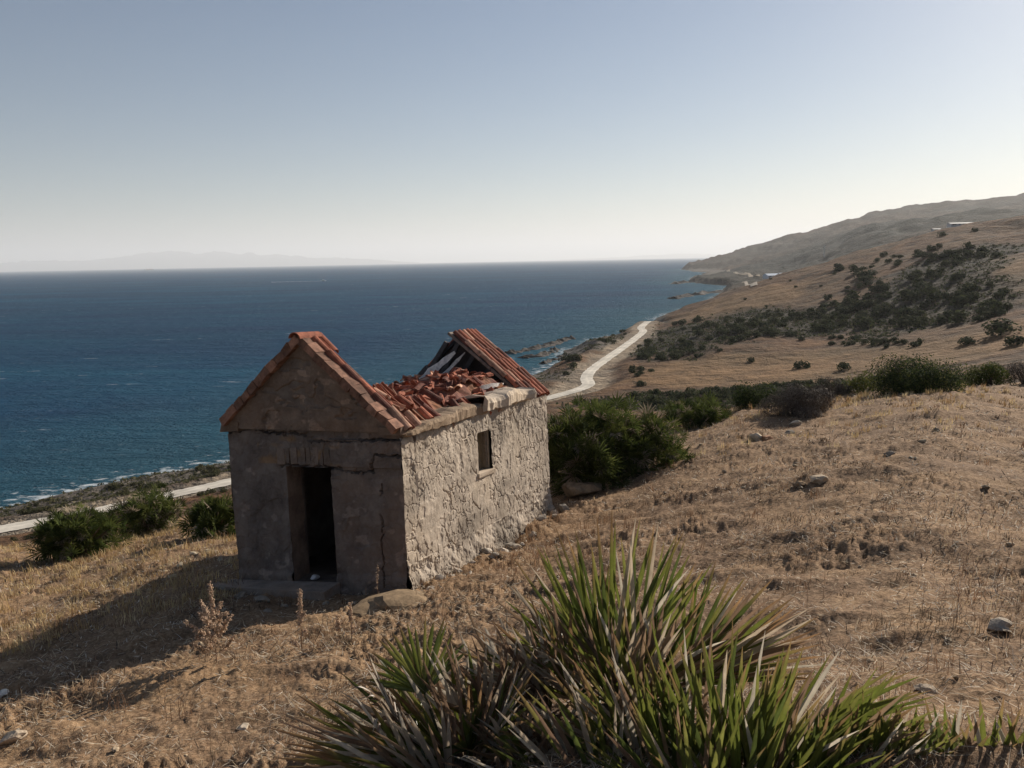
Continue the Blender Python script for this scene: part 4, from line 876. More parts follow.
for px, py, s in ((14,541,.8),(30,539,1.1),(44,536,1.0),(212,493,1.4),(226,489,1.3),(200,496,1.1),(240,488,1.2)): far_shrub(*il, px, py, s)
for px, py, s, lb in ((803,368,3.2,'lone dark shrub in the golden field above the yellow green shrub'),(843,370,2.6,'lone dark shrub in the golden field left of the big round one'),(968,344,3.6,'lone rounded shrub in the field right of the slope scrub'),(1003,334,6.5,'largest dark shrub at the hill foot by the right edge'),(1016,345,3.4,'flat shrub in the field below the largest dark one at the right edge'),(869,285,3.2,'lone shrub breaking the hill crest line'),(943,236,5.0,'dark tree like shrub left of the white farmhouse'),(974,231,4.2,'dark shrub right of the white farmhouse on the hill crest'),(752,362,2.2,'lone small shrub in the middle of the golden field'),(640,386,2.6,'lone shrub by the bend of the pale track')):
    far_shrub('shrub', lb, None, px, py, s)
# low scrub that nobody could count
def scrub_mass(name, n_, sel, hmin, hmax, pal=DKGRN + TWIG[1:2]):
    m_ = sel > 0.25; idx = np.flatnonzero(m_.ravel()); w_ = (sel.ravel()[idx]) * (Rg.ravel()[idx] ** 0.15); idx = rng.choice(idx, n_, p=w_ / w_.sum())
    P = V0[idx] + rng.normal(0, 1.3, (n_, 3)) * np.array([1, 1, 0]); P[:, 2] = terrain(P[:, 0], P[:, 1]); ok = seg_dist(P[:, 0], P[:, 1], road[:, :2])[0] > 4.5; P = P[ok]; n2 = len(P)
    s = rng.uniform(hmin, hmax, n2); k = 7; PP = np.repeat(P, k, 0) + rng.normal(0, .45, (n2 * k, 3)) * np.repeat(s, k)[:, None] * np.array([1, 1, .3]) + np.array([0, 0, .3]) * np.repeat(s, k)[:, None]
    N_ = unit(rng.normal(0, 1, PP.shape) + np.array([0, 0, .8])); Vq, Fq = leaf_quads(PP, N_, np.repeat(s, k) * .8, np.repeat(s, k) * .5); c = np.array(pal)[rng.integers(0, len(pal), len(PP))] * rng.uniform(.8, 1.4, (len(PP), 1))
    kind(link(name, mesh(name, Vq, Fq, M['leaf'], False, np.repeat(c, 4, 0))), 'stuff')
V0 = V.reshape(-1, 3) if False else np.stack([GX, GY, GZ], -1).reshape(-1, 3)
selm = np.where((Rg > 90) & (Rg < 560) & (np.abs(AZ) < 0.72), scrub, 0) * (RD > 6)
scrub_mass('scrub', 3400, selm, 0.5, 1.2)
selc = np.where((Rg > 80) & (Rg < 420) & (np.abs(AZ) < 0.72) & (CD > 3) & (CD < 26) & (RD > 4.5) & (GZ < SEA + 4.1), np.clip(0.6 + 1.6 * fbm(GX * .08, GY * .08, 301, 3), 0, 1), 0)
scrub_mass('coastal_scrub', 2600, selc, 0.25, 0.6, OLIVE + DKGRN[2:3])

# ------------------------------------------------------------------ the fan palms in the foreground
def blade(buf, hub, d, side, face, L, wmax, dead, cup, droop):
    ss = np.array([0.0, 0.12, 0.3, 0.5, 0.7, 0.86, 1.0]); wp = np.array([0.30, 0.62, 0.92, 1.0, 0.88, 0.58, 0.06]) * wmax / 2
    kink = rng.normal(0, .03 + .06 * (dead > .5)) * L; V = []; c = []
    g_ = np.array([(0.105, 0.125, 0.024), (0.135, 0.152, 0.032), (0.175, 0.178, 0.045), (0.072, 0.092, 0.024)][rng.integers(0, 4)]) * rng.uniform(.8, 1.25)
    dry = np.array([(0.26, 0.175, 0.11), (0.42, 0.34, 0.25), (0.50, 0.44, 0.35), (0.20, 0.13, 0.085)][rng.integers(0, 4)]) * rng.uniform(.8, 1.15)
    brn = np.array((0.22, 0.13, 0.065)) * rng.uniform(.7, 1.4); ts = rng.uniform(.80, 1.10) - 0.3 * (dead > .3) * rng.random()
    full = rng.random() < dead
    for s, w_ in zip(ss, wp):
        p = hub + d * (s * L) + face * (cup * s * s * L + kink * s ** 2) - np.array([0, 0, droop * L * s ** 3])
        fold = w_ * 0.55; V += [p - side * w_ + face * fold, p, p + side * w_ + face * fold]
        cc = dry if full else g_ * (1 - sstep(ts - .12, ts + .1, s)) + brn * sstep(ts - .12, ts + .1, s)
        c += [cc, cc * 1.15, cc]
    Fs = []
    for i in range(6): Fs += [(3 * i, 3 * i + 1, 3 * i + 4, 3 * i + 3), (3 * i + 1, 3 * i + 2, 3 * i + 5, 3 * i + 4)]
    buf.add(V, Fs, np.array(c))
VIEWR = np.array(_right); 
def frond(root, base, hub, axis, face, R, n_, spread, dead, wmax=0.0255, droop=0.03, cup=0.10, label=None):
    O = np.array(root.location); b = Buf(); Z = unit(np.asarray(axis, float)); Xs = unit(np.cross(np.asarray(face, float), Z)); Y = np.cross(Z, Xs)
    L0 = np.linalg.norm(hub - base); mid = (hub + base) / 2 + np.array([0, 0, .10]) * L0; pl = [base, base * .4 + mid * .6, mid * .5 + hub * .5, hub]
    Vt, Ft = tube(np.array(pl) - O, [.011, .009, .008, .006], 5); b.add(Vt, Ft, (0.10, 0.105, 0.045) if dead < .6 else (0.2, .15, .1))
    for k in range(n_):
        a = -spread / 2 + spread * (k + .5) / n_ + rng.normal(0, .018); d = Xs * math.sin(a) + Z * math.cos(a); s_ = Xs * math.cos(a) - Z * math.sin(a); d = unit(d + Y * (rng.normal(0, .035) + (.05 if k % 2 else -.05))); q = abs(a) / (spread / 2)
        blade(b, hub - O, d, s_, Y, R * (1 - .22 * q * q) * rng.uniform(.90, 1.04), wmax * rng.uniform(.75, 1.15), dead if rng.random() > .06 else 1, cup * (1 if k % 2 else .55), droop * (1 + q) * rng.uniform(.1, 1.4) + (0.5 * rng.random() if dead > .8 else 0))
    o = link('frond', b.mesh('frond', M['frond'], True), root)
    if label: o['label'] = label
    return o
def palm(label, bpx, bpy_, r, keyed, fill, seed, fillR=0.55, filldead=0.5, region=None):
    global rng
    rng = np.random.default_rng(seed)
    d = ray(bpx, bpy_); g = d * (r / math.hypot(d[0], d[1])); g[2] = gz(g[0], g[1]); t = thing('fan_palm', label, 'palm', tuple(g))
    fwd = unit(np.array([g[0], g[1], 0])); rt = np.array([fwd[1], -fwd[0], 0]); up = np.array([0, 0, 1.0])
    for (hx_, hy_, dist, ang, lean, roll, R, n_, spr, dead) in keyed:
        hub = at_y(hx_, hy_ - (14 if dist > 4.2 else 6), dist); a = math.radians(ang); le = math.radians(lean); ax = (up * math.cos(a) + rt * math.sin(a)) * math.cos(le) - fwd * math.sin(le)
        fc = -fwd * math.cos(le) - up * math.sin(le); ro = math.radians(roll); fc = fc * math.cos(ro) + np.cross(ax, fc) * math.sin(ro)
        hub = hub - ax * R * 0.22
        frond(t, g + rng.normal(0, .06, 3) * np.array([1, 1, .2]), hub, ax, fc, R * 1.42 * (1.16 if filldead < .2 else 1.06), int(n_ * 1.25), math.radians(spr * .92), dead)
    for k in range(fill):
        az = rng.uniform(0, 6.283); el = rng.uniform(.12, 1.15); ax = np.array([math.cos(az) * math.cos(el), math.sin(az) * math.cos(el), math.sin(el)]); pl = rng.uniform(.22, .5); dd = min(1, filldead * 1.6 * (1.15 - el)) if rng.random() < .8 else (.95 if filldead > .3 else .05)
        frond(t, g + rng.normal(0, .07, 3) * np.array([1, 1, .2]), g + ax * pl * np.array([1, 1, .9]), ax + np.array([0, 0, .25]), unit(np.array([-ax[0], -ax[1], 1.2]) + rng.normal(0, .35, 3)), fillR * rng.uniform(.75, 1.1), 19, math.radians(rng.uniform(110, 170)), dd, droop=.10)
    C0 = Buf(); Vt, Ft = tube([g - g + np.array([0, 0, -.1]), np.array([0, 0, .1]), np.array([.02, .02, .14])], [.10, .08, .05], 8); C0.add(Vt, Ft, (.11, .085, .06)); link('trunk', C0.mesh('trunk', M['bark']), t)
    return t
# (hub px, hub py, depth, angle from upright in the view, lean towards the eye, roll, blade length, blades, spread, deadness)
palm('tallest fan palm with upright green leaves standing at the back of the clump', 610, 752, 4.3, [
    (612,672,4.55,2,0,4,0.74,17,78,0.04), (640,676,4.50,12,-6,-12,0.66,14,60,0.10), (590,680,4.62,-22,4,20,0.66,14,70,0.12),
    (575,690,4.50,-44,6,30,0.58,14,62,0.85), (560,700,4.4,-34,16,22,0.56,14,80,0.5), (690,672,4.45,18,0,10,0.50,9,46,0.05),
    (700,684,4.35,46,4,-14,0.58,14,52,0.62), (716,690,4.3,54,8,-20,0.54,12,48,0.4), (640,700,4.2,6,18,8,0.50,14,96,0.7), (540,716,4.3,-30,10,14,0.5,13,84,0.8), (660,690,4.3,30,14,0,0.5,12,80,0.75), (610,706,4.25,-14,12,-10,0.5,13,90,0.45)],
    8, 21, 0.44, 0.8)
palm('nearest fan palm with broad green leaves at the bottom right of the clump', 740, 850, 3.25, [
    (690,790,3.75,-12,2,6,0.62,17,92,0.06), (735,800,3.6,6,4,-6,0.66,17,84,0.03), (770,770,3.7,30,0,-10,0.50,14,62,0.05), (800,742,3.8,58,2,-16,0.50,10,36,0.10),
    (640,800,3.7,-30,6,14,0.6,15,80,0.15), (600,820,3.6,-30,10,16,0.56,14,80,0.3), (840,812,3.5,16,2,4,0.44,14,86,0.08), (700,830,3.3,2,8,0,0.5,14,110,0.1), (780,830,3.4,18,6,0,0.5,14,100,0.1), (570,800,3.9,-38,6,18,0.5,13,72,0.85),
    (655,770,3.75,-22,6,10,0.46,14,84,0.15), (715,775,3.62,4,2,0,0.52,15,74,0.03), (760,800,3.5,14,4,-4,0.54,15,80,0.06), (820,775,3.6,40,2,-10,0.46,13,60,0.12), (675,815,3.5,-16,6,6,0.5,15,90,0.1), (740,830,3.3,-4,4,4,0.5,15,90,0.05), (810,825,3.4,22,4,-6,0.46,14,84,0.1), (620,775,3.85,-30,8,12,0.46,14,80,0.5), (860,800,3.55,30,2,-8,0.40,13,70,0.1)],
    0, 22, 0.46, 0.08)
palm('fan palm of mostly dead bleached leaves at the left of the clump', 452, 800, 4.0, [
    (430,762,4.15,-56,4,24,0.56,14,64,0.55), (420,770,4.1,-72,6,30,0.52,13,56,0.75), (452,752,4.2,-20,2,12,0.52,14,80,0.4), (480,745,4.2,-6,4,-4,0.54,14,76,0.72), (505,738,4.3,-12,4,10,0.52,14,80,0.8),
    (500,700,4.4,-26,0,22,0.46,13,66,0.95), (470,770,4.0,6,8,0,0.52,14,100,0.75), (520,770,3.95,14,8,0,0.5,14,96,0.85), (410,790,3.9,-44,8,16,0.5,13,80,0.5), (540,790,3.8,-20,10,6,0.46,14,90,0.95), (500,800,3.7,-8,12,0,0.44,14,100,0.95), (555,770,3.95,-16,10,6,0.44,14,90,0.9), (585,790,3.8,-4,12,0,0.42,14,100,0.8), (395,772,4.1,-62,2,26,0.56,12,46,0.35), (470,725,4.35,-34,0,20,0.5,13,64,0.95), (540,720,4.4,-30,2,16,0.44,13,66,0.9), (440,790,3.85,-30,10,6,0.46,14,80,0.8)],
    10, 23, 0.45, 0.95)
palm('low fan palm tuft in the bottom right corner', 925, 850, 3.3, [
    (870,790,3.5,-4,2,4,0.36,14,90,0.05), (905,782,3.5,4,2,4,0.32,14,96,0.08), (950,783,3.5,6,4,-6,0.32,14,90,0.15), (990,786,3.45,4,2,6,0.32,14,90,0.05), (1030,784,3.4,12,4,0,0.34,13,80,0.2)], 0, 24, 0.34, 0.5)
# ------------------------------------------------------------------ dry grass and litter (uncountable)
rng = np.random.default_rng(77)
foot = np.array([(HM([[a, b, 0]])[0] + HO)[:2] for a, b in ((-.03, -.05), (HW + .03, -.05), (HW + .03, HL), (-.03, HL))])
STRAW = np.array([(0.54, 0.42, 0.27), (0.42, 0.30, 0.18), (0.25, 0.17, 0.115), (0.15, 0.10, 0.07), (0.60, 0.53, 0.43), (0.30, 0.18, 0.105), (0.07, 0.052, 0.04)])
def blades(P, L, Wd, az, tilt, bend, col):
    """bent tapering blades: P base, tilt from vertical"""
    n_ = len(P); h = np.stack([np.cos(az), np.sin(az), np.zeros(n_)], -1); s = np.stack([-np.sin(az), np.cos(az), np.zeros(n_)], -1); up = np.array([0, 0, 1.0])
    d1 = h * np.sin(tilt)[:, None] + up * np.cos(tilt)[:, None]; t2 = tilt + bend; d2 = h * np.sin(t2)[:, None] + up * np.cos(t2)[:, None]
    Lc = L[:, None]; m = P + d1 * Lc * .5; e = m + d2 * Lc * .5; w_ = Wd[:, None] * .5
    V = np.stack([P - s * w_, P + s * w_, m + s * w_ * .8, m - s * w_ * .8, e], 1).reshape(-1, 3); b = np.arange(n_)[:, None] * 5
    T = np.concatenate([b + np.array([0, 1, 2]), b + np.array([0, 2, 3]), b + np.array([3, 2, 4])], 1).reshape(-1, 3)
    return V, T, np.repeat(col, 5, 0)
def polar(n_, r0, r1, a0=-0.78, a1=0.78):
    r = np.exp(rng.uniform(math.log(r0), math.log(r1), n_)); a = rng.uniform(a0, a1, n_); return r * np.sin(a), r * np.cos(a), r
def keep_off_hut(x, y): return ~inside(x, y, foot)
def spread_grass(name, n_, r0, r1, Lr, wpx, tilt, bend, pal, dens, seed, lift=0.0):
    x, y, r = polar(n_, r0, r1); k = keep_off_hut(x, y) & (rng.random(n_) < dens(x, y, r)); x, y, r = x[k], y[k], r[k]; n2 = len(x)
    z = terrain(x, y) + lift; pal = np.asarray(pal); c = pal[rng.integers(0, len(pal), n2)] * rng.uniform(.75, 1.25, (n2, 1))
    Vb, Tb, cb = blades(np.stack([x, y, z], -1), rng.uniform(*Lr, n2), np.maximum(0.0035, wpx * r / F) * rng.uniform(.6, 1.3, n2), rng.uniform(0, 6.283, n2), rng.uniform(*tilt, n2), rng.uniform(*bend, n2), c)
    kind(link(name, mesh(name, Vb, Tb, M['straw'], False, cb)), 'stuff'); return n2
spread_grass('straw_litter', 150000, 2.2, 34, (0.05, 0.17), 0.75, (1.0, 1.62), (-0.1, 0.5), STRAW, lambda x, y, r: np.clip(0.42 + 2.0 * fbm(x * .9, y * .9, 401, 4), 0.08, 1), 1, 0.012)
spread_grass('pale_straw', 26000, 2.2, 26, (0.04, 0.12), 0.75, (1.25, 1.6), (-0.1, 0.3), [(0.66, 0.57, 0.43), (0.72, 0.64, 0.52), (0.55, 0.44, 0.30)], lambda x, y, r: np.clip(0.3 + 1.6 * fbm(x * 1.3 + 4, y * 1.3, 441, 3), 0.05, 1), 3, 0.02)
spread_grass('dry_grass', 60000, 2.5, 44, (0.04, 0.14), 0.75, (0.1, 0.95), (0.0, 0.8), STRAW[:5], lambda x, y, r: np.clip(0.02 + 2.6 * fbm(x * .8 + 7, y * .55, 411, 4) + 0.5 * sstep(16, 26, r), 0.02, 1), 2)
# taller golden grass on the crest and the left hand slope, in tufts
def tufts(name, n_, cnt, r0, r1, H, pal, dens, spread_=0.06):
    x, y, r = polar(n_, r0, r1); k = keep_off_hut(x, y) & (rng.random(n_) < dens(x, y, r)); x, y, r = x[k], y[k], r[k]; n2 = len(x); h = rng.uniform(*H, n2); cc = np.asarray(pal)[rng.integers(0, len(pal), n2)]
    X = np.repeat(x, cnt) + rng.normal(0, spread_, n2 * cnt); Y = np.repeat(y, cnt) + rng.normal(0, spread_, n2 * cnt); Rr = np.repeat(r, cnt); nn = len(X)
    Vb, Tb, cb = blades(np.stack([X, Y, terrain(X, Y)], -1), np.repeat(h, cnt) * rng.uniform(.55, 1.2, nn), np.maximum(0.003, 0.6 * Rr / F) * rng.uniform(.6, 1.2, nn), rng.uniform(0, 6.283, nn), np.abs(rng.normal(0, .35, nn)), rng.uniform(0, .7, nn), np.repeat(cc, cnt, 0) * rng.uniform(.75, 1.25, (nn, 1)))
    kind(link(name, mesh(name, Vb, Tb, M['straw'], False, cb)), 'stuff')
GOLD = [(0.54, 0.40, 0.20), (0.45, 0.31, 0.145), (0.60, 0.47, 0.27), (0.34, 0.22, 0.11)]
tufts('golden_grass', 8000, 13, 12, 44, (0.07, 0.22), GOLD, lambda x, y, r: np.clip(sstep(17, 27, r) * (0.55 + 1.4 * fbm(x * .4, y * .4, 421, 3)) + (x < -4) * 0.75 * (1 - sstep(26, 34, r)), 0, 1))
tufts('dead_herbs', 3600, 16, 3.2, 30, (0.03, 0.11), [(0.085, 0.06, 0.04), (0.12, 0.08, 0.052), (0.16, 0.10, 0.06), (0.07, 0.055, 0.04)], lambda x, y, r: np.clip(0.15 + 2.2 * fbm(x * .9, y * .9, 431, 3), 0, 1), 0.075)
RUST = [(0.24, 0.14, 0.08), (0.30, 0.19, 0.115), (0.19, 0.105, 0.06)]
hbx = HM([[HW + 0.5, 2.6, 0]])[0] + HO
tufts('rusty_herbs', 2600, 14, 4, 24, (0.08, 0.24), RUST, lambda x, y, r: np.exp(-((x - hbx[0]) ** 2 + (y - hbx[1]) ** 2) / 5.0) * 0.95 + 0.06, 0.07)

# ------------------------------------------------------------------ stones
def rock_mesh(seed, sub=3, flat=0.6):
    me = bpy.data.meshes.new('stone'); bm = bmesh.new(); bmesh.ops.create_icosphere(bm, subdivisions=sub, radius=1.0)
    for v in bm.verts:
        p = np.array(v.co); q = 1 + 0.55 * fbm(np.array([p[0] * 1.1 + seed * 3.7 + p[2]]), np.array([p[1] * 1.1 - p[2] * .8]), seed, 4, .55)[0]
        p = p * q
        for a in range(5):    # chip flat faces
            nn = unit(np.array([_hash(np.array([a + .0]), np.array([seed + .0]), j)[0] - .5 for j in (1, 2, 3)])); dd = p @ nn - 0.62
            if dd > 0: p = p - nn * dd * .9
        v.co = p * np.array([1, .8, flat])
    bm.to_mesh(me); bm.free(); me.materials.append(M['rock'])
    n_ = len(me.vertices); a = me.attributes.new('tint', 'FLOAT_COLOR', 'POINT'); return me
def tinted(me, col):
    m2 = me.copy(); n_ = len(m2.vertices); cc = np.ones((n_, 4)); cc[:, :3] = np.array(col); m2.attributes['tint'].data.foreach_set('color', cc.ravel().astype(np.float32)); return m2
RK = [rock_mesh(s, 3, f) for s, f in ((1, .5), (2, .6), (3, .45), (4, .7), (5, .4), (6, .55))]
def stone(label, px, py, wpx, col, k=0, hmul=1.0, rz=None, rmin=2.0, sink=0.25, group=None, name='stone'):
    g = ground_px(px, py, rmin); s = wpx / F * np.linalg.norm(g) / 2; o = link(name, tinted(RK[k % 6], np.array(col) * np.array([.92, .84, .72])), None, g + np.array([0, 0, s * (0.4 - sink) * hmul]), rng.uniform(0, 6.28) if rz is None else rz, (s, s, s * hmul))
    return tag(o, label, 'stone', group)
stone('long flat slab of rock lying below the big fan palm bush', 580, 494, 48, (0.26, 0.215, 0.165), 0, 0.8, 0.5, sink=.1)
stone('low flat boulder in front of the hut corner', 390, 604, 84, (0.27, 0.21, 0.15), 2, 0.55, 0.2, sink=.42)
for a in (('whitish stone in front of the grey twiggy bush', 757, 440, 20, (0.55, 0.49, 0.42), 1), ('reddish stone between two pale ones on the crest', 768, 441, 13, (0.36, 0.22, 0.15), 3), ('grey stone right of the reddish one on the crest', 790, 434, 15, (0.34, 0.31, 0.28), 4), ('pale stone touching the foot of the grey twiggy bush', 795, 424, 12, (0.46, 0.42, 0.36), 1),
          ('pale wedge shaped stone in the middle of the slope', 818, 482, 20, (0.52, 0.45, 0.37), 0), ('brown stone left of the pale wedge shaped one', 800, 486, 16, (0.30, 0.22, 0.15), 2), ('small grey stone above the pale wedge shaped one', 889, 456, 11, (0.33, 0.30, 0.27), 5),
          ('pale stone at the left edge below the shadow of the hut', 12, 739, 20, (0.50, 0.44, 0.38), 1), ('white scrap like stone in the shadow at the left edge', 4, 695, 12, (0.75, 0.74, 0.73), 4), ('pale stone in the grass left of the palm clump', 244, 727, 12, (0.55, 0.50, 0.44), 3),
          ('pale stone on the slope left of the low palm tuft', 925, 692, 20, (0.42, 0.37, 0.32), 4), ('light flat stone on the slope near the right edge', 998, 628, 26, (0.40, 0.37, 0.34), 2)):
    stone(*a)
thr = HM([[1.35, 0.14, 0.06]])[0] + HO
tag(link('stone', tinted(RK[3], (0.5, 0.48, 0.46)), None, thr, 0.4, 0.07), 'small pale stone lying on the doorstep of the hut', 'stone')
for k, (px, py, wp) in enumerate(((331, 596, 9), (325, 603, 8), (262, 600, 17), (285, 606, 9), (300, 598, 8), (240, 597, 12), (225, 588, 13), (352, 586, 8), (268, 612, 10))):
    stone('grey stone in the shade before the hut door', px, py, wp, (0.30, 0.28, 0.26), k, group='stones before the hut door', rmin=6)
for k, (px, py, wp) in enumerate(((194, 556, 9), (180, 566, 8), (172, 578, 9), (207, 552, 7), (165, 571, 6), (220, 560, 8), (150, 590, 7))):
    stone('pale stone in the dry grass left of the hut', px, py, wp, (0.50, 0.45, 0.37), k, group='pale stones left of the hut', rmin=6)
for k in range(26):     # stones along the foot of the sunny wall
    y = rng.uniform(-0.1, HL); o_ = HM([[HW + 0.05 + rng.uniform(0, .35) * (1 if y > 1.2 else 1.3), y, 0]])[0] + HO; s = rng.uniform(.05, .13); o = link('stone', tinted(RK[k % 6], np.array((0.40, 0.35, 0.29)) * rng.uniform(.7, 1.25)), None, (o_[0], o_[1], gz(o_[0], o_[1]) + s * .25), rng.uniform(0, 6), (s, s, s * 1.2)); tag(o, 'broken stone fallen along the foot of the sunny wall', 'stone', 'stones fallen from the sunny wall')
for k in range(70):
    px, py = rng.uniform(10, 1015), rng.uniform(560, 765)
    if px > 620 or rng.random() < .3: py = rng.uniform(430, 700)
    if 225 < px < 560 and py < 600: continue
    if px < 250 and py < 600: continue
    stone('small stone lying in the dry stubble', px, py, rng.uniform(4, 8), np.array((0.40, 0.34, 0.27)) * rng.uniform(.7, 1.3), k, group='small stones in the stubble')

# ------------------------------------------------------------------ dry weeds
def weed_mesh(H, nb, seedn, wide, seed):
    r_ = np.random.default_rng(seed); b = Buf(); s = Buf(); col = np.array((0.30, 0.20, 0.13)); pts_ = []
    ln = r_.normal(0, .05, 2) * H; P = [np.array([0, 0, -.03]), np.array([ln[0] * .4, ln[1] * .4, H * .5]), np.array([ln[0], ln[1], H])]; Vt, Ft = tube(P, [.006, .0045, .002], 4); b.add(Vt, Ft, col); pts_.append((P[0], P[1], P[2], .35))
    for k in range(nb):
        h0 = r_.uniform(.04, .62) * H; a = r_.uniform(0, 6.283); L = wide * (1 - .95 * h0 / H) * r_.uniform(.55, 1.15); p0 = np.array([ln[0] * h0 / H, ln[1] * h0 / H, h0]); p2 = p0 + np.array([math.cos(a) * L, math.sin(a) * L, L * r_.uniform(.45, 1.15)]); p1 = (p0 + p2) / 2 + np.array([math.cos(a), math.sin(a), -.2]) * L * .18
        Vt, Ft = tube([p0, p1, p2], [.0035, .003, .0015], 4); b.add(Vt, Ft, col * r_.uniform(.8, 1.2)); pts_.append((p0, p1, p2, .3))
    for (p0, p1, p2, t0) in pts_:
        m_ = int(seedn * np.linalg.norm(p2 - p0) / H) + 6
        for k in range(m_):
            t = t0 + (1 - t0) * r_.random(); q = (1 - t) ** 2 * p0 + 2 * t * (1 - t) * p1 + t * t * p2 if t0 < .35 else (p1 + (p2 - p1) * (t - .35) / .65); q = q + r_.normal(0, .012, 3); z_ = r_.uniform(.009, .021) * (1.2 - .6 * t); d = unit(r_.normal(0, 1, 3)); e = unit(np.cross(d, r_.normal(0, 1, 3))); f_ = np.cross(d, e)
            s.add([q + d * z_, q + e * z_ * .7, q + f_ * z_ * .7, q - e * z_ * .7, q - f_ * z_ * .7, q - d * z_], [(0, 1, 2), (0, 2, 3), (0, 3, 4), (0, 4, 1), (5, 2, 1), (5, 3, 2), (5, 4, 3), (5, 1, 4)], np.array((0.66, 0.50, 0.36)) * r_.uniform(.6, 1.3))
    return b.mesh('stem', M['straw']), s.mesh('seed_head', M['straw'])
def weed(label, px, pyb, pyt, nb, seedn, wide, seed, group=None, meshes=None, rmin=3):
    g = ground_px(px, pyb, rmin); H = (pyb - pyt) / F * np.linalg.norm(g) * 1.08; t = thing('dry_weed', label, 'weed', tuple(g), rng.uniform(0, 6), group); st, sh = meshes or weed_mesh(H, nb, seedn, wide, seed)
    a = link('stem', st, t); b = link('seed_head', sh, t)
    if meshes: a.scale = b.scale = (H,) * 3
    return t
weed('bushy dry weed with a tall seed spike at the edge of the shadow', 217, 664, 592, 24, 300, 0.36, 1)
weed('dry seed spike standing between the bushy weed and the small ones', 302, 652, 597, 5, 260, 0.12, 2)
weed('short dry seed spike, left one of the pair by the flat boulder', 340, 644, 614, 2, 120, 0.06, 3)
weed('dry seed spike with round heads right beside the flat boulder', 352, 640, 606, 3, 120, 0.06, 4)
weed('slender dry stalk at the front corner of the hut', 378, 600, 566, 2, 30, 0.05, 5)
tm = [weed_mesh(1.0, 5, 26, 0.25, 50 + k) for k in range(4)]
for k in range(44):
    px, py = rng.uniform(690, 1020), rng.uniform(415, 640)
    if k % 4 == 0: px, py = rng.uniform(420, 640), rng.uniform(520, 600)
    g = ground_px(px, py, 3); hpx = rng.uniform(0.16, 0.40) * F / np.linalg.norm(g)
    weed('thin rusty dry stalk rising from the stubble slope', px, py, py - hpx, 0, 0, 0, 0, 'dry stalks on the slope', tm[k % 4])

# ------------------------------------------------------------------ far houses, pole, boats
def far_house(name, label, px, py, L, D, H, roofh, wallc, roofc, rz, rmin=300, nwin=3, cat='house', at=None):
    g = at if at is not None else ground_px(px, py, rmin)
    t = thing(name, label, cat, tuple(g + np.array([0, 0, -.6])), rz); b = Buf(); b.box((-L / 2, -D / 2, -2 if at is None else -9), (L / 2, D / 2, H), None, wallc); link('wall', b.mesh('wall', M['paint']), t)
    r_ = Buf(); P = [(-L / 2 - .4, -D / 2 - .4, H + .01), (L / 2 + .4, -D / 2 - .4, H + .01), (L / 2 + .4, D / 2 + .4, H + .01), (-L / 2 - .4, D / 2 + .4, H + .01), (-L / 2 - .4, 0, H + roofh), (L / 2 + .4, 0, H + roofh)]
    r_.add(P, [(0, 1, 5, 4), (2, 3, 4, 5), (0, 4, 3), (1, 2, 5), (0, 3, 2, 1)], roofc); link('roof', r_.mesh('roof', M['tile'] if roofc[0] > roofc[2] * 1.6 else M['paint']), t)
    for k in range(nwin):
        x = -L / 2 + L * (k + 1) / (nwin + 1); w_ = Buf(); w_.box((x - .55, -D / 2 - .06, H * .35), (x + .55, -D / 2 - .004, H * .75), None, (.06, .07, .08)); link('window', w_.mesh('window', M['paint']), t)
    d_ = Buf(); x = -L / 2 + L * .5 / (nwin + 1); d_.box((x - .5, -D / 2 - .06, 0.2), (x + .5, -D / 2 - .004, H * .75), None, (.12, .08, .06)); link('door', d_.mesh('door', M['paint']), t); return t
def crest(px, r0, r1):
    """where the land stands highest against the view in this column"""
    d = ray(px, 300); h = math.hypot(d[0], d[1]); rr = np.linspace(r0, r1, 200); z = terrain(d[0] / h * rr, d[1] / h * rr); k = np.argmax(z / rr); return d / h, rr[k], z[k] / rr[k]
for nm, lb, px, L_, D_, H_, rf_, nw in (('farmhouse', 'long low white farmhouse on the crest of the near hill', 957, 19, 6, 1.0, .7, 5), ('outbuilding', 'small white outbuilding left of the long farmhouse', 932, 5, 4, .8, .5, 1)):
    dh, rr, tt = crest(px, 300, 640); rr += 6 + D_; far_house(nm, lb, px, 0, L_ * .72, D_, H_, rf_, (0.62, 0.60, 0.57), (0.50, 0.47, 0.44), -0.1, nwin=nw, at=np.array([dh[0] * rr, dh[1] * rr, tt * rr + 0.3]))
far_house('shed', 'long pale blue roofed shed beyond the hill by the far shore road', 772, 278.5, 20, 10, 4, 2.4, (0.55, 0.58, 0.62), (0.48, 0.55, 0.64), 0.35, 640, 4, 'shed')
far_house('shed', 'shorter pale shed at the right of the blue roofed one', 783, 277.5, 12, 8, 4, 2.2, (0.60, 0.58, 0.54), (0.55, 0.58, 0.62), 0.25, 640, 2, 'shed')
g = ground_px(824, 257, 900); t = thing('utility_pole', 'tall pale pole with crossarms on the dark ridge', 'pole', tuple(g)); b = Buf(); Vt, Ft = tube([(0, 0, -1), (0, 0, 18)], [.5, .3], 8); b.add(Vt, Ft, (.6, .6, .6)); link('pole', b.mesh('pole', M['paint']), t)
for zc in (13.5, 16.5):
    b = Buf(); b.box((-3.2, -.2, zc), (3.2, .2, zc + .45), None, (.6, .6, .6)); link('crossarm', b.mesh('crossarm', M['paint']), t)
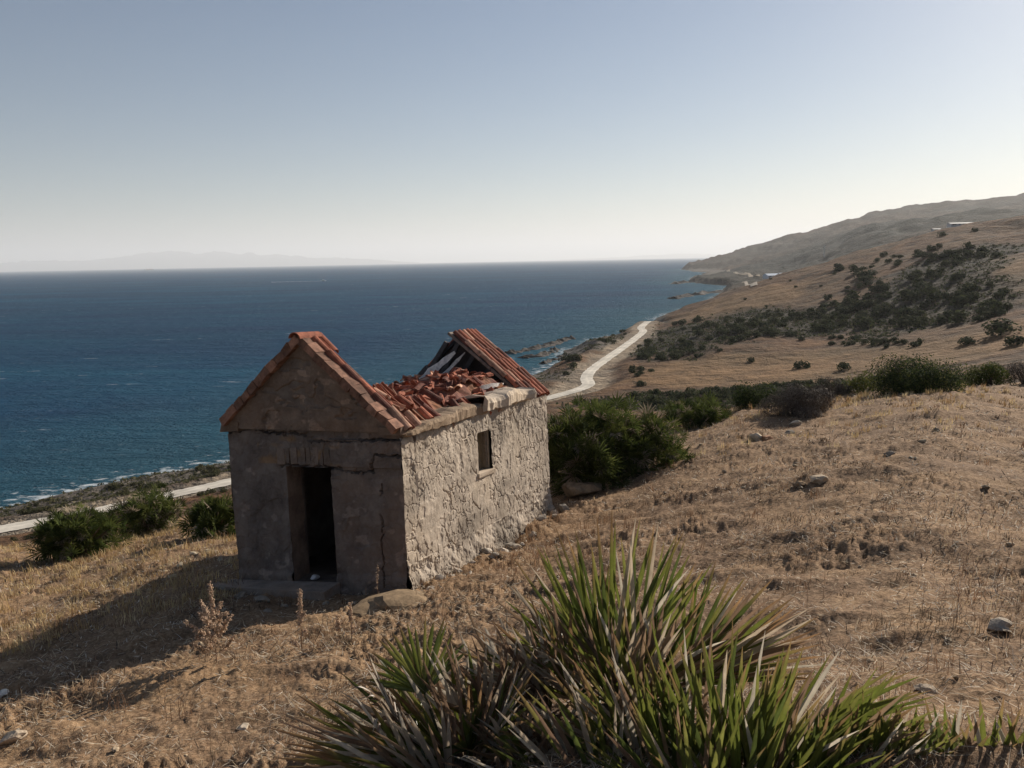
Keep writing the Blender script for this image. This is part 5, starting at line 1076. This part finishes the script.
def hull(L, B, Hh, col, n_=13):
    b = Buf(); V = []
    for i in range(n_):
        u = i / (n_ - 1); wb = B / 2 * (min(1, (u + .18) * 2.2) if u < .4 else 1 - max(0, (u - .6) / .4) ** 2); sh = Hh * (1 + .35 * max(0, (u - .6) / .4) ** 2)
        x = (u - .5) * L; V += [(x, -wb, sh), (x * .96, -wb * .7, -.6), (x * .96, wb * .7, -.6), (x, wb, sh)]
    Fs = []
    for i in range(n_ - 1): Fs += [(4 * i + j, 4 * i + (j + 1) % 4, 4 * i + 4 + (j + 1) % 4, 4 * i + 4 + j) for j in range(4)]
    Fs += [(0, 3, 2, 1), (4 * n_ - 4, 4 * n_ - 3, 4 * n_ - 2, 4 * n_ - 1)]; b.add(V, Fs, col); return b
p = at_z(323.5, 281, SEA); t = thing('motorboat', 'small white motorboat pulling a long wake', 'boat', tuple(p), 0.12); link('hull', hull(11, 3.4, 1.3, (.8, .8, .8)).mesh('hull', M['paint']), t)
b = Buf(); b.box((-2.6, -1.1, 1.0), (1.6, 1.1, 2.9), None, (.78, .78, .78)); link('cabin', b.mesh('cabin', M['paint']), t); b = Buf(); b.box((1.6, -1.0, 1.7), (1.75, 1.0, 2.6), None, (.04, .05, .06)); link('windscreen', b.mesh('windscreen', M['paint']), t)
ts = np.linspace(0, 1, 60); VV = []
wd_ = np.array([-math.cos(0.12), -math.sin(0.12)]); wn_ = np.array([-wd_[1], wd_[0]])
for k in (-1, -.5, 0, .5, 1):
    q = p[:2] + wd_ * (ts[:, None] * 110 - 2) + wn_ * (k * (1.2 + 3.6 * ts[:, None]) * (1 + .5 * fbm(ts * 30, ts * 0 + k, 3, 3))[:, None]); VV.append(np.c_[q, np.full(60, SEA + .12) - .1 * abs(k)])
i2 = np.arange(300).reshape(5, 60); q = np.stack([i2[:-1, :-1], i2[:-1, 1:], i2[1:, 1:], i2[1:, :-1]], -1).reshape(-1, 4)
kind(link('wake', mesh('wake', np.concatenate(VV), q, M['paint'], True, np.tile((.62, .66, .70), (300, 1)))), 'stuff')
p = at_z(149, 270.0, SEA); p = p * (11500 / p[1]); p[2] = SEA; t = thing('cargo_ship', 'distant cargo ship on the horizon below the mountains', 'ship', tuple(p), 0.1); link('hull', hull(130, 20, 12, (.10, .10, .12)).mesh('hull', M['paint']), t)
b = Buf(); b.box((-54, -8, 11), (-36, 8, 30), None, (.75, .75, .75)); b2 = Buf(); b2.box((-46, -3, 30.01), (-40, 3, 38), None, (.7, .7, .7)); link('superstructure', b.mesh('superstructure', M['paint']), t); link('funnel', b2.mesh('funnel', M['paint']), t)
for x in (-18, 8, 34):
    b = Buf(); b.box((x - 9, -8, 12.5), (x + 9, 8, 20), None, (.5, .42, .36)); link('cargo', b.mesh('cargo', M['paint']), t)
